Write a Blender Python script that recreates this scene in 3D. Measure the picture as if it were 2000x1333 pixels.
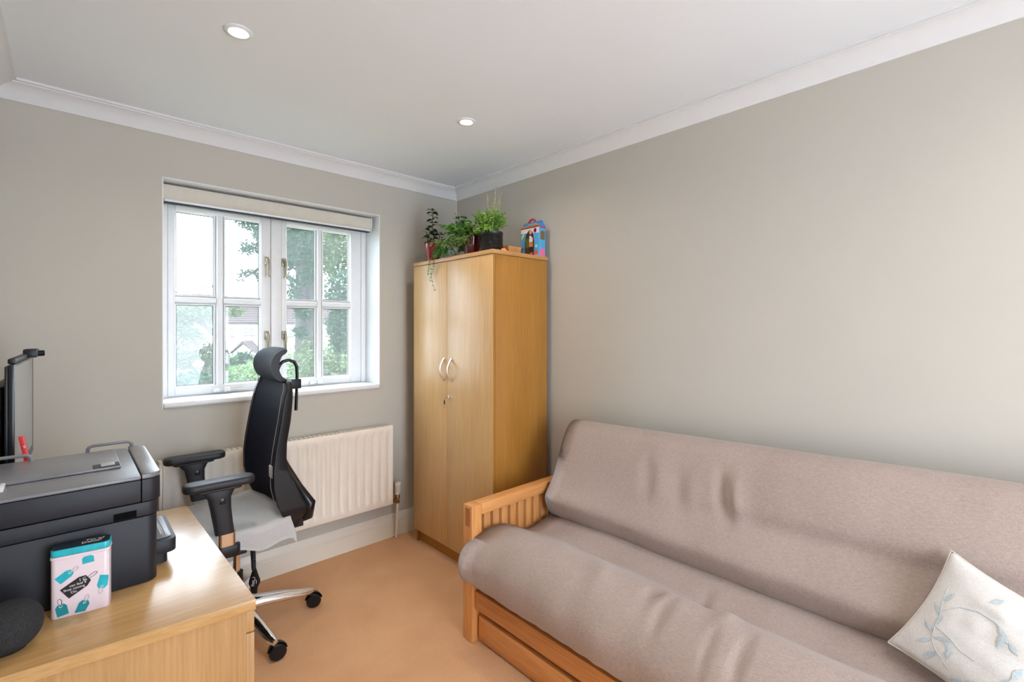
import bpy, bmesh, math, random
from mathutils import Vector, Matrix, noise
from math import sin, cos, pi, radians, atan2, sqrt
random.seed(7)
S = bpy.context.scene
COL = S.collection
for o in list(bpy.data.objects): bpy.data.objects.remove(o)

# ------------------------------------------------------------------ camera, sky, exposure
CAMH = 1.365
cd = bpy.data.cameras.new('camera'); cam = bpy.data.objects.new('camera', cd); COL.objects.link(cam)
cd.sensor_width = 36; cd.lens = 921/2000*36; cd.shift_y = -26.5/2000; cd.clip_start = .02; cd.clip_end = 300
cam.location = (0, 0, CAMH); cam.rotation_euler = (pi/2, 0, -radians(43.22)); S.camera = cam
S.view_settings.view_transform = 'Standard'; S.view_settings.look = 'None'
S.view_settings.exposure = 0.0; S.view_settings.gamma = 1; S.view_settings.use_curve_mapping = False
W = bpy.data.worlds.new('overcast_sky'); S.world = W; W.use_nodes = True
bg = W.node_tree.nodes['Background']; bg.inputs[0].default_value = (.78, .885, 1, 1); bg.inputs[1].default_value = 10.8

def area(name, loc, rot, sx, sy, e, col, parent=None, shape='RECTANGLE', spread=180):
    l = bpy.data.lights.new(name, 'AREA'); l.shape = shape; l.size = sx; l.size_y = sy; l.energy = e; l.color = col; l.spread = radians(spread)
    o = bpy.data.objects.new(name, l); COL.objects.link(o); o.location = loc; o.rotation_euler = rot
    if parent: keep(o, parent)
    return o
def keep(o, p):
    o.parent = p; o.matrix_parent_inverse = Matrix.Translation(p.location).inverted()
# added unseen fill lamp behind the camera, tilted up to brighten the ceiling
area('added_fill', (1.0, -1.22, 1.15), (pi/2+.45, 0, 0), 1.1, 2.0, 6.5, (.68, .83, 1))
DOWN_E, DOWN_C = 3.4, (1, .88, .72)

# ------------------------------------------------------------------ materials
def nt(name):
    m = bpy.data.materials.new(name); m.use_nodes = True
    return m, m.node_tree.nodes, m.node_tree.links, m.node_tree.nodes['Principled BSDF']
def c4(c): return (c[0], c[1], c[2], 1)
def sr(r, g, b):
    f = lambda x: (x/255/12.92 if x/255 < .04045 else ((x/255+.055)/1.055)**2.4)
    return (f(r), f(g), f(b))
def plain(name, col, rough=.5, metal=0, var=.06, scale=30, bump=.0, bscale=200, coat=0, sheen=0, spec=.5):
    m, n, l, p = nt(name)
    tc = n.new('ShaderNodeTexCoord'); no = n.new('ShaderNodeTexNoise'); no.inputs['Scale'].default_value = scale; no.inputs['Detail'].default_value = 3
    l.new(tc.outputs['Object'], no.inputs['Vector'])
    r = n.new('ShaderNodeValToRGB'); r.color_ramp.elements[0].position = .3; r.color_ramp.elements[1].position = .7
    r.color_ramp.elements[0].color = c4([x*(1-var) for x in col]); r.color_ramp.elements[1].color = c4([min(1, x*(1+var)) for x in col])
    l.new(no.outputs['Fac'], r.inputs[0]); l.new(r.outputs[0], p.inputs['Base Color'])
    p.inputs['Roughness'].default_value = rough; p.inputs['Metallic'].default_value = metal
    p.inputs['Coat Weight'].default_value = coat; p.inputs['Sheen Weight'].default_value = sheen; p.inputs['Specular IOR Level'].default_value = spec
    if bump:
        n2 = n.new('ShaderNodeTexNoise'); n2.inputs['Scale'].default_value = bscale; n2.inputs['Detail'].default_value = 2
        l.new(tc.outputs['Object'], n2.inputs['Vector'])
        b = n.new('ShaderNodeBump'); b.inputs['Strength'].default_value = bump; b.inputs['Distance'].default_value = .002
        l.new(n2.outputs['Fac'], b.inputs['Height']); l.new(b.outputs[0], p.inputs['Normal'])
    return m
def wood(name, c1, c2, axis, rough=.4, scale=1.0, coat=0.0, fig=.5, spec=.5):
    """grain runs along axis (0,1,2)"""
    m, n, l, p = nt(name)
    tc = n.new('ShaderNodeTexCoord')
    def mp(a, s):
        k = n.new('ShaderNodeMapping'); v = [s*scale]*3; v[axis] = a*scale; k.inputs['Scale'].default_value = v
        l.new(tc.outputs['Object'], k.inputs[0]); return k
    a = n.new('ShaderNodeTexNoise'); a.inputs['Scale'].default_value = 1; a.inputs['Detail'].default_value = 4; a.inputs['Distortion'].default_value = .6
    l.new(mp(.9, 9).outputs[0], a.inputs['Vector'])
    b = n.new('ShaderNodeTexNoise'); b.inputs['Scale'].default_value = 1; b.inputs['Detail'].default_value = 5; b.inputs['Roughness'].default_value = .7
    l.new(mp(5, 160).outputs[0], b.inputs['Vector'])
    mx = n.new('ShaderNodeMath'); mx.operation = 'MULTIPLY_ADD'; mx.inputs[1].default_value = fig
    ml = n.new('ShaderNodeMath'); ml.operation = 'MULTIPLY'; ml.inputs[1].default_value = 1-fig
    l.new(b.outputs['Fac'], ml.inputs[0]); l.new(a.outputs['Fac'], mx.inputs[0]); l.new(ml.outputs[0], mx.inputs[2])
    r = n.new('ShaderNodeValToRGB'); r.color_ramp.elements[0].position = .36; r.color_ramp.elements[1].position = .64
    r.color_ramp.elements[0].color = c4(c1); r.color_ramp.elements[1].color = c4(c2)
    l.new(mx.outputs[0], r.inputs[0]); l.new(r.outputs[0], p.inputs['Base Color'])
    p.inputs['Roughness'].default_value = rough; p.inputs['Coat Weight'].default_value = coat; p.inputs['Coat Roughness'].default_value = .25
    p.inputs['Specular IOR Level'].default_value = spec
    bp = n.new('ShaderNodeBump'); bp.inputs['Strength'].default_value = .12; bp.inputs['Distance'].default_value = .001
    l.new(b.outputs['Fac'], bp.inputs['Height']); l.new(bp.outputs[0], p.inputs['Normal'])
    return m
def fabric(name, c1, c2, rough=.9, thread=900, bump=.4, sheen=.2, blot=.12):
    m, n, l, p = nt(name)
    tc = n.new('ShaderNodeTexCoord')
    outs = []
    for ax, sc in ((1, (thread*.5, thread*.05, thread*.5)), (2, (thread*.5, thread*.5, thread*.05)), (0, (thread*.05, thread*.5, thread*.5))):
        k = n.new('ShaderNodeMapping'); k.inputs['Scale'].default_value = sc
        l.new(tc.outputs['Object'], k.inputs[0]); no = n.new('ShaderNodeTexNoise'); no.inputs['Scale'].default_value = 1; no.inputs['Detail'].default_value = 1
        l.new(k.outputs[0], no.inputs['Vector']); outs.append(no)
    a = n.new('ShaderNodeMath'); a.operation = 'ADD'; l.new(outs[0].outputs['Fac'], a.inputs[0]); l.new(outs[1].outputs['Fac'], a.inputs[1])
    a2 = n.new('ShaderNodeMath'); a2.operation = 'ADD'; l.new(a.outputs[0], a2.inputs[0]); l.new(outs[2].outputs['Fac'], a2.inputs[1])
    bl = n.new('ShaderNodeTexNoise'); bl.inputs['Scale'].default_value = 5; l.new(tc.outputs['Object'], bl.inputs['Vector'])
    a3 = n.new('ShaderNodeMath'); a3.operation = 'MULTIPLY_ADD'; a3.inputs[1].default_value = blot*3; l.new(bl.outputs['Fac'], a3.inputs[0]); l.new(a2.outputs[0], a3.inputs[2])
    d = n.new('ShaderNodeMath'); d.operation = 'DIVIDE'; d.inputs[1].default_value = 3+blot*3; l.new(a3.outputs[0], d.inputs[0])
    r = n.new('ShaderNodeValToRGB'); r.color_ramp.elements[0].position = .35; r.color_ramp.elements[1].position = .65
    r.color_ramp.elements[0].color = c4(c1); r.color_ramp.elements[1].color = c4(c2)
    l.new(d.outputs[0], r.inputs[0]); l.new(r.outputs[0], p.inputs['Base Color'])
    p.inputs['Roughness'].default_value = rough; p.inputs['Sheen Weight'].default_value = sheen; p.inputs['Specular IOR Level'].default_value = .2
    b = n.new('ShaderNodeBump'); b.inputs['Strength'].default_value = bump; b.inputs['Distance'].default_value = .001
    l.new(a2.outputs[0], b.inputs['Height']); l.new(b.outputs[0], p.inputs['Normal'])
    return m
def leafmat(name, cols, rough=.6, trans=.0, spec=.3):
    m, n, l, p = nt(name)
    g = n.new('ShaderNodeNewGeometry'); r = n.new('ShaderNodeValToRGB')
    e = r.color_ramp.elements
    while len(e) < len(cols): e.new(.5)
    for i, c in enumerate(cols): e[i].position = i/(len(cols)-1); e[i].color = c4(c)
    l.new(g.outputs['Random Per Island'], r.inputs[0]); l.new(r.outputs[0], p.inputs['Base Color'])
    p.inputs['Roughness'].default_value = rough; p.inputs['Specular IOR Level'].default_value = spec
    if trans:
        t = n.new('ShaderNodeBsdfTranslucent'); l.new(r.outputs[0], t.inputs[0]); mx = n.new('ShaderNodeMixShader'); mx.inputs[0].default_value = trans
        l.new(p.outputs[0], mx.inputs[1]); l.new(t.outputs[0], mx.inputs[2]); l.new(mx.outputs[0], n['Material Output'].inputs[0])
    return m
def emit(name, col, s):
    m, n, l, p = nt(name); p.inputs['Base Color'].default_value = c4(col); p.inputs['Emission Color'].default_value = c4(col); p.inputs['Emission Strength'].default_value = s
    return m
def glass_mat():
    m, n, l, p = nt('window_glass'); n.remove(p)
    t = n.new('ShaderNodeBsdfTransparent'); t.inputs[0].default_value = (.98, .99, .99, 1)
    tr = n.new('ShaderNodeBsdfTranslucent'); tr.inputs[0].default_value = (.95, .97, 1, 1)  # translucent share adds a pale veil imitating glare from the bright sky
    g = n.new('ShaderNodeBsdfGlossy'); g.inputs['Roughness'].default_value = .02
    a = n.new('ShaderNodeMixShader'); a.inputs[0].default_value = .13; l.new(t.outputs[0], a.inputs[1]); l.new(tr.outputs[0], a.inputs[2])
    no = n.new('ShaderNodeTexNoise'); no.inputs['Scale'].default_value = 3
    mr = n.new('ShaderNodeMapRange'); mr.inputs[3].default_value = .022; mr.inputs[4].default_value = .036; l.new(no.outputs['Fac'], mr.inputs[0]); l.new(mr.outputs[0], a.inputs[0])
    b = n.new('ShaderNodeMixShader'); b.inputs[0].default_value = .03; l.new(a.outputs[0], b.inputs[1]); l.new(g.outputs[0], b.inputs[2])
    l.new(b.outputs[0], n['Material Output'].inputs[0]); return m
M = {}
M['wall'] = plain('wall_paint', (.535, .505, .45), .85, var=.012, scale=3, bump=.05, bscale=400, spec=.2)
M['ceiling'] = plain('ceiling_paint', (.82, .85, .89), .9, var=.01, scale=2, spec=.1)  # faint blue of the cool daylight cast, put into the base colour
M['cornice'] = plain('cornice_paint', (.76, .76, .77), .8, var=.01, spec=.2)
M['trim'] = plain('gloss_trim_paint', (.80, .75, .66), .35, var=.01)
M['white'] = plain('window_white_paint', (.82, .83, .85), .35, var=.015)
M['carpet'] = None
M['metal'] = plain('brushed_nickel', (.72, .70, .66), .28, 1, var=.04)
M['brass'] = plain('antique_brass', (.33, .29, .21), .3, 1, var=.08)
M['chrome'] = plain('polished_chrome', (.80, .80, .82), .12, 1, var=.02)
M['black'] = plain('black_plastic', (.010, .010, .013), .42, var=.1, spec=.35)
M['blackgloss'] = plain('black_gloss_plastic', (.008, .008, .010), .25, var=.05, spec=.4)
M['darkgrey'] = plain('charcoal_plastic', (.016, .016, .020), .45, var=.08, spec=.4, bump=.1, bscale=900)
M['printer'] = plain('printer_body_plastic', (.014, .015, .021), .45, var=.05, spec=.35, bump=.15, bscale=1500)
M['printertop'] = plain('printer_lit_plastic', (.19, .19, .205), .30, var=.1, scale=12, bump=.1, bscale=1200)  # dark plastic lightened, with the window reflection put into its colour
M['grey'] = plain('grey_plastic', (.40, .40, .40), .5)
M['mesh'] = fabric('navy_mesh_fabric', (.004, .006, .020), (.014, .018, .048), .6, 700, .6, 0)
M['headrest'] = fabric('headrest_fabric', (.007, .011, .022), (.022, .031, .056), .7, 900, .3, 0.02)
M['speaker'] = fabric('charcoal_speaker_fabric', (.010, .010, .011), (.045, .045, .047), .95, 1800, .6, 0)
M['towel'] = fabric('white_fleece', (.84, .83, .82), (.93, .92, .91), .98, 500, .12, .1)
M['futon'] = fabric('taupe_woven_cloth', (.31, .23, .20), (.51, .405, .355), .92, 1500, .5, .25)
M['cushion'] = fabric('off_white_cotton', (.64, .60, .57), (.80, .77, .74), .9, 1100, .25, .2)
M['embroid'] = plain('pale_blue_thread', (.52, .59, .62), .6, var=.15, scale=200)
M['piping'] = plain('cream_piping', (.72, .66, .58), .8)
M['radiator'] = plain('cream_radiator_enamel', (.84, .76, .67), .38, var=.01)
M['blind'] = plain('cream_blind_fabric', (.66, .62, .54), .8, var=.03)
M['glass'] = glass_mat()
M['oakX'] = wood('light_oak_grain_x', (.42, .225, .08), (.62, .385, .16), 0, .24, coat=.5, spec=.7)
M['oakZ'] = wood('light_oak_grain_z', (.37, .195, .072), (.54, .325, .14), 2, .4)
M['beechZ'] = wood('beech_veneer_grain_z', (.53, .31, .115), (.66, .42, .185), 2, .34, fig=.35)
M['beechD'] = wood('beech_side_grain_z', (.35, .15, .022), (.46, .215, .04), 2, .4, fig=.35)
M['beechY'] = wood('beech_edge_grain_y', (.44, .22, .07), (.58, .32, .12), 1, .4, fig=.4)
SC = ((.54, .21, .055), (.84, .41, .145))
M['pineX'] = wood('orange_hardwood_grain_x', *SC, 0, .32)
M['pineY'] = wood('orange_hardwood_grain_y', *SC, 1, .32)
M['pineZ'] = wood('orange_hardwood_grain_z', *SC, 2, .32)
M['darkgap'] = plain('dark_recess', (.05, .03, .015), .8)
M['red'] = plain('red_plastic', (.72, .02, .02), .35)
M['redpot'] = plain('red_glazed_ceramic', (.26, .008, .02), .12, var=.1, coat=.5)
M['darkred'] = plain('dark_red_glazed_ceramic', (.10, .006, .012), .15, var=.1, coat=.5)
M['palepot'] = plain('pale_glazed_ceramic', (.60, .62, .60), .25, var=.05)
M['soil'] = plain('potting_soil', (.03, .018, .01), .95, var=.4, scale=200, bump=.6)
M['jade'] = leafmat('jade_leaf', [(.03, .075, .035), (.05, .11, .05), (.085, .15, .07)], .35)
M['fern'] = leafmat('fern_leaf', [(.10, .28, .03), (.22, .45, .06), (.40, .58, .16)], .5, .3)
M['bushy'] = leafmat('bushy_leaf', [(.035, .14, .02), (.09, .28, .04), (.20, .38, .09)], .5, .2)
M['trail'] = leafmat('trailing_leaf', [(.08, .20, .04), (.22, .38, .10), (.40, .50, .22)], .5, .2)
M['stem'] = plain('green_stem', (.14, .22, .07), .6)
M['twig'] = plain('dry_twig', (.35, .33, .18), .8)
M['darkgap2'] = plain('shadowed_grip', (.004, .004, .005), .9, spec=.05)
M['seal'] = plain('dark_glazing_seal', (.05, .05, .055), .6)
# carpet
def carpet():
    m, n, l, p = nt('peach_carpet_pile')
    tc = n.new('ShaderNodeTexCoord'); a = n.new('ShaderNodeTexNoise'); a.inputs['Scale'].default_value = 260; a.inputs['Detail'].default_value = 3; a.inputs['Roughness'].default_value = .7
    b = n.new('ShaderNodeTexNoise'); b.inputs['Scale'].default_value = 4; b.inputs['Detail'].default_value = 2
    l.new(tc.outputs['Object'], a.inputs['Vector']); l.new(tc.outputs['Object'], b.inputs['Vector'])
    k = n.new('ShaderNodeMath'); k.operation = 'MULTIPLY_ADD'; k.inputs[1].default_value = .35; l.new(b.outputs['Fac'], k.inputs[0]); l.new(a.outputs['Fac'], k.inputs[2])
    r = n.new('ShaderNodeValToRGB'); r.color_ramp.elements[0].position = .45; r.color_ramp.elements[1].position = .9
    r.color_ramp.elements[0].color = (.64, .315, .135, 1); r.color_ramp.elements[1].color = (.92, .535, .285, 1)
    l.new(k.outputs[0], r.inputs[0]); l.new(r.outputs[0], p.inputs['Base Color']); p.inputs['Roughness'].default_value = .98; p.inputs['Specular IOR Level'].default_value = .1
    p.inputs['Sheen Weight'].default_value = .2
    bp = n.new('ShaderNodeBump'); bp.inputs['Strength'].default_value = .9; bp.inputs['Distance'].default_value = .004; l.new(a.outputs['Fac'], bp.inputs['Height']); l.new(bp.outputs[0], p.inputs['Normal'])
    return m
M['carpet'] = carpet()

# ------------------------------------------------------------------ mesh helpers (all in world metres)
def B(): return bmesh.new()
def box(bm, x0, x1, y0, y1, z0, z1, bev=0, T=None, seg=2):
    vs = [bm.verts.new((x, y, z)) for x in (x0, x1) for y in (y0, y1) for z in (z0, z1)]
    if T is not None:
        for v in vs: v.co = T @ v.co
    q = [(0, 1, 3, 2), (4, 6, 7, 5), (0, 4, 5, 1), (2, 3, 7, 6), (0, 2, 6, 4), (1, 5, 7, 3)]
    fs = [bm.faces.new([vs[i] for i in f]) for f in q]
    if bev:
        es = list({e for f in fs for e in f.edges})
        bmesh.ops.bevel(bm, geom=es, offset=bev, segments=seg, affect='EDGES', profile=.5)
def prism(bm, pts, axis, a0, a1, bev=0, T=None):
    """closed 2D outline extruded along axis; pts are the other two coords in xyz order"""
    def P(p, a):
        v = [p[0], p[1]]; v.insert(axis, a); v = Vector(v); return T @ v if T is not None else v
    A = [bm.verts.new(P(p, a0)) for p in pts]; Bv = [bm.verts.new(P(p, a1)) for p in pts]; n = len(pts)
    fs = [bm.faces.new(A), bm.faces.new(Bv[::-1])] + [bm.faces.new((A[i], Bv[i], Bv[(i+1) % n], A[(i+1) % n])) for i in range(n)]
    bmesh.ops.recalc_face_normals(bm, faces=fs)
    if bev:
        es = list({e for f in fs[:2] for e in f.edges}); bmesh.ops.bevel(bm, geom=es, offset=bev, segments=2, affect='EDGES', profile=.5)
def tube(bm, pts, r, seg=10, cap=True, flat=1.0, up=None):
    pts = [Vector(p) for p in pts]; n = len(pts); rr = r if isinstance(r, (list, tuple)) else [r]*n
    rings = []; prev = None
    for i, p in enumerate(pts):
        t = (pts[min(i+1, n-1)]-pts[max(i-1, 0)]).normalized()
        if prev is None:
            u = Vector(up) if up else (Vector((0, 0, 1)) if abs(t.z) < .9 else Vector((1, 0, 0)))
        else: u = prev
        u = (u-t*u.dot(t)).normalized(); prev = u; w = t.cross(u)
        rings.append([bm.verts.new(p+(u*cos(2*pi*k/seg)*flat+w*sin(2*pi*k/seg))*rr[i]) for k in range(seg)])
    for i in range(n-1):
        for k in range(seg): bm.faces.new((rings[i][k], rings[i][(k+1) % seg], rings[i+1][(k+1) % seg], rings[i+1][k]))
    if cap:
        bm.faces.new(rings[0][::-1]); bm.faces.new(rings[-1])
def lathe(bm, prof, c=(0, 0, 0), seg=24, T=None):
    rings = []
    for r, z in prof:
        ring = []
        for k in range(seg):
            v = Vector((r*cos(2*pi*k/seg), r*sin(2*pi*k/seg), z)); v = (T @ v if T is not None else v)+Vector(c); ring.append(bm.verts.new(v))
        rings.append(ring)
    for i in range(len(prof)-1):
        for k in range(seg): bm.faces.new((rings[i][k], rings[i][(k+1) % seg], rings[i+1][(k+1) % seg], rings[i+1][k]))
    bm.faces.new(rings[0][::-1]); bm.faces.new(rings[-1])
def grid(bm, nu, nv, fn, close_u=False):
    g = [[bm.verts.new(fn(i, j)) for j in range(nv)] for i in range(nu)]
    for i in range(nu-(0 if close_u else 1)):
        for j in range(nv-1): bm.faces.new((g[i][j], g[(i+1) % nu][j], g[(i+1) % nu][j+1], g[i][j+1]))
    return g
def obj(name, bm, mat, parent=None, label=None, smooth=40, kind=None, mod=None):
    bmesh.ops.recalc_face_normals(bm, faces=bm.faces)
    me = bpy.data.meshes.new(name); bm.to_mesh(me); bm.free()
    me.materials.append(M[mat] if isinstance(mat, str) else mat)
    if smooth:
        me.shade_smooth(); me.set_sharp_from_angle(angle=radians(smooth))
    o = bpy.data.objects.new(name, me); COL.objects.link(o)
    if parent: keepp(o, parent)
    if label: o['label'] = label
    if kind: o['kind'] = kind
    return o
def keepp(o, p):
    q = Vector((0, 0, 0)); k = p
    while k: q += (k.location if k.type == 'EMPTY' else Vector((0, 0, 0))); k = k.parent
    o.parent = p
    # parts are modelled in world coordinates: cancel the parent's own placement
    o.matrix_parent_inverse = Matrix.Translation(q).inverted() if p.type == 'EMPTY' else Matrix.Identity(4)
def thing(name, label, cat, loc=(0, 0, 0), group=None):
    o = bpy.data.objects.new(name, None); o.empty_display_size = .05; COL.objects.link(o); o.location = loc
    o['label'] = label; o['category'] = cat
    if group: o['group'] = group
    return o
def tag(o, label, cat, group=None):
    o['label'] = label; o['category'] = cat
    if group: o['group'] = group
    return o
def struct(name, bm, mat, **k):
    o = obj(name, bm, mat, **k); o['kind'] = 'structure'; return o
def sstep(a, b, x):
    t = max(0, min(1, (x-a)/(b-a))); return t*t*(3-2*t)
def textmesh(name, s, size, T, mat, parent, ext=.0002):
    cu = bpy.data.curves.new(name, 'FONT'); cu.body = s; cu.size = size; cu.extrude = ext; cu.align_x = 'CENTER'; cu.align_y = 'CENTER'; cu.resolution_u = 3
    t = bpy.data.objects.new(name+'_tmp', cu); COL.objects.link(t)
    me = bpy.data.meshes.new_from_object(t.evaluated_get(bpy.context.evaluated_depsgraph_get()))
    bpy.data.objects.remove(t); bpy.data.curves.remove(cu)
    me.transform(T); me.materials.clear(); me.materials.append(M[mat]); me.name = name
    o = bpy.data.objects.new(name, me); COL.objects.link(o); keepp(o, parent); return o
def frame3(o, x, y):
    x = Vector(x).normalized(); y = Vector(y); y = (y-x*y.dot(x)).normalized(); z = x.cross(y)
    m = Matrix((x, y, z)).transposed().to_4x4(); m.translation = Vector(o); return m

# ------------------------------------------------------------------ the room
XL, XR, YB, YF, H = -.23, 2.07, -1.25, 2.79, 2.36
WX0, WX1, WZ0, WZ1 = .326, 1.457, .975, 2.088
bm = B(); box(bm, XL-.2, XR+.2, YB-.9, YF+.02, -.1, 0); struct('floor', bm, 'carpet', smooth=0)
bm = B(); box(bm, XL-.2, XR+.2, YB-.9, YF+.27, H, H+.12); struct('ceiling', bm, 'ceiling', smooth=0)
bm = B()
box(bm, XL-.2, WX0, YF, YF+.27, -.1, H+.1); box(bm, WX1, XR+.2, YF, YF+.27, -.1, H+.1)
box(bm, WX0, WX1, YF, YF+.27, -.1, WZ0); box(bm, WX0, WX1, YF, YF+.27, WZ1, H+.1); struct('wall_window', bm, 'wall', smooth=0)
bm = B(); box(bm, XR, XR+.2, YB-.9, YF, -.1, H+.1); struct('wall_right', bm, 'wall', smooth=0)
bm = B(); box(bm, XL-.2, XL, YB-.9, YF, -.1, H+.1); struct('wall_left', bm, 'wall', smooth=0)
bm = B(); box(bm, XL, .4, YB-.12, YB, -.1, H+.1); box(bm, 1.6, XR, YB-.12, YB, -.1, H+.1); box(bm, .4, 1.6, YB-.12, YB, 2.1, H+.1); struct('wall_back', bm, 'wall', smooth=0)  # door opening added behind the camera for the fill lamp
# cornices
cp = [(0, 2.288), (.006, 2.288), (.012, 2.300), (.022, 2.318), (.038, 2.333), (.056, 2.342), (.066, 2.344), (.066, 2.350), (.078, 2.350), (.078, H), (0, H)]
def cornice(name, kind):
    bm = B()
    if kind == 'far': f = lambda d, z, e: ((XL+d) if e == 0 else (XR-d), YF-d, z)
    if kind == 'right': f = lambda d, z, e: (XR-d, YB+d if e == 0 else YF-d, z)
    if kind == 'left': f = lambda d, z, e: (XL+d, YB+d if e == 0 else YF-d, z)
    grid(bm, len(cp), 2, lambda i, e: f(cp[i][0], cp[i][1], e), True); struct(name, bm, 'cornice', smooth=25)
cornice('trim_1', 'far'); cornice('trim_2', 'right'); cornice('trim_3', 'left')
# skirting boards
sp = [(0, 0), (.018, 0), (.018, .092), (.0145, .096), (.016, .104), (.0135, .118), (.008, .134), (.006, .148), (0, .149)]
def skirting(name, kind):
    bm = B()
    if kind == 'far': f = lambda d, z, e: (XL+d if e == 0 else XR-d, YF-d, z)
    if kind == 'right': f = lambda d, z, e: (XR-d, YB if e == 0 else YF-d, z)
    if kind == 'left': f = lambda d, z, e: (XL+d, YB if e == 0 else YF-d, z)
    grid(bm, len(sp), 2, lambda i, e: f(sp[i][0], sp[i][1], e), True); struct(name, bm, 'trim', smooth=25)
skirting('baseboard_window', 'far'); skirting('baseboard_right', 'right'); skirting('baseboard_left', 'left')

# ------------------------------------------------------------------ window
win = bpy.data.objects.new('window_1', None); COL.objects.link(win); win.location = (WX0, YF+.2, WZ0); win['kind'] = 'structure'
win['label'] = 'white double casement window with eight panes in a deep reveal'
FY0, FY1 = 2.978, 3.05
bm = B(); box(bm, WX0-.001, WX0+.004, YF+.001, FY0, WZ0, WZ1); box(bm, WX1-.004, WX1+.001, YF+.001, FY0, WZ0, WZ1); box(bm, WX0, WX1, YF+.001, FY0, WZ1-.004, WZ1+.001)
obj('reveal_lining', bm, 'white', win, smooth=0)
bm = B(); box(bm, WX0+.003, WX1-.003, YF-.014, FY0+.03, WZ0, 1.002, .009, seg=3); obj('window_sill', bm, 'white', win)
bm = B()
box(bm, WX0+.004, .370, FY0, FY1, 1.002, WZ1-.004, .003); box(bm, 1.420, WX1-.004, FY0, FY1, 1.002, WZ1-.004, .003)
box(bm, .370, 1.420, FY0, FY1, 2.034, WZ1-.004, .003); box(bm, .370, 1.420, FY0+.012, FY1, 1.002, 1.006)
box(bm, .863, .921, FY0, FY1, 1.004, 2.034, .004); obj('window_frame', bm, 'white', win)
def casement(x0, g0, g1, g2, g3, x1, hx, sx):
    bm = B(); Y0, Y1 = FY0-.004 if False else FY0+.004, FY1-.012
    box(bm, x0, g0, Y0, Y1, 1.007, 2.031, .003); box(bm, g3, x1, Y0, Y1, 1.007, 2.031, .003)
    box(bm, g0, g3, Y0, Y1, 1.007, 1.050, .003); box(bm, g0, g3, Y0, Y1, 1.976, 2.031, .003)
    c = obj('casement', bm, 'white', win)
    def bar(bm, prof, axis, a0, a1): prism(bm, prof, axis, a0, a1)
    xm, w = (g1+g2)/2, (g2-g1)/2
    b = B()
    prism(b, [(xm-w, Y0+.026), (xm-w*.5, Y0+.004), (xm+w*.5, Y0+.004), (xm+w, Y0+.026), (xm+w*.6, Y1), (xm-w*.6, Y1)], 2, 1.050, 1.976); obj('glazing_bar', b, 'white', c, smooth=20)
    zm = 1.5115
    for a0, a1 in ((g0, g1+.004), (g2-.004, g3)):
        b = B(); prism(b, [(Y0+.026, zm-.021), (Y0+.005, zm-.010), (Y0+.005, zm+.010), (Y0+.026, zm+.021), (Y1, zm+.012), (Y1, zm-.012)], 0, a0, a1); obj('glazing_bar', b, 'white', c, smooth=20)
    for a0, a1 in ((g0, g1), (g2, g3)):
        for z0, z1 in ((1.050, zm-.021), (zm+.021, 1.976)):
            b = B(); box(b, a0-.004, a1+.004, Y0+.028, Y0+.032, z0-.004, z1+.004); obj('pane', b, 'glass', c, smooth=0)
            b = B()   # putty bead round the pane
            for q in ((a0, a0+.006, z0, z1), (a1-.006, a1, z0, z1), (a0+.006, a1-.006, z0, z0+.006), (a0+.006, a1-.006, z1-.006, z1)):
                box(b, q[0], q[1], Y0+.016, Y0+.028, q[2], q[3])
            obj('glazing_bead', b, 'white', c, smooth=0)
            b = B()   # dark spacer seal at the glass edge
            for q in ((a0+.006, a0+.009, z0+.006, z1-.006), (a1-.009, a1-.006, z0+.006, z1-.006), (a0+.009, a1-.009, z0+.006, z0+.008), (a0+.009, a1-.009, z1-.009, z1-.006)):
                box(b, q[0], q[1], Y0+.024, Y0+.028, q[2], q[3])
            obj('glazing_seal', b, 'seal', c, smooth=0)
    for z in (1.75, 1.318):
        b = B(); box(b, hx-.012, hx+.012, Y0-.012, Y0, z-.022, z+.026, .003)
        tube(b, [(hx, Y0-.010, z+.01), (hx, Y0-.03, z+.008), (hx+.002, Y0-.034, z-.02), (hx+.003, Y0-.026, z-.085)], [.008, .009, .008, .006], 10)
        box(b, hx-.006, hx+.012, Y0-.032, Y0-.018, z-.092, z-.082, .002)
        obj('window_handle', b, 'brass', c)
    b = B(); box(b, sx-.05, sx+.10, Y0-.012, Y0-.004, 1.018, 1.026, .002); box(b, sx-.05, sx-.02, Y0-.02, Y0, 1.012, 1.034, .004); box(b, sx+.0, sx+.03, Y0-.02, Y0, 1.012, 1.036, .004); obj('window_stay', b, 'white', c)
casement(.371, .402, .583, .626, .810, .861, .838, .62)
casement(.922, .950, 1.127, 1.168, 1.349, 1.419, .934, 1.13)

# roller blind
t = thing('roller_blind', 'cream roller blind wound up in its cassette across the top of the window', 'blind', (.33, 2.85, 2.08))
bm = B(); prism(bm, [(2.8670, 2.075), (2.8570, 2.070), (2.8530, 2.040), (2.8570, 2.012), (2.8670, 2.000), (2.9500, 2.000), (2.9500, 2.075)], 0, .337, 1.428); obj('cassette', bm, 'blind', t, smooth=35)
for x0, x1 in ((.3315, .3365), (1.4285, 1.4335)):
    bm = B(); prism(bm, [(2.8630, 2.077), (2.8520, 2.070), (2.8490, 2.040), (2.8520, 2.010), (2.8630, 1.992), (2.9450, 1.992), (2.9520, 2.077)], 0, x0, x1); obj('end_cap', bm, 'white', t)
bm = B(); box(bm, .342, 1.422, 2.857, 2.883, 1.988, 1.999, .002); obj('bottom_bar', bm, 'white', t)
bm = B(); box(bm, .342, 1.422, 2.8605, 2.89, 1.981, 1.987, .001); obj('fabric_hem', bm, plain('navy_blind_hem', (.02, .025, .06), .6), t)

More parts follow.
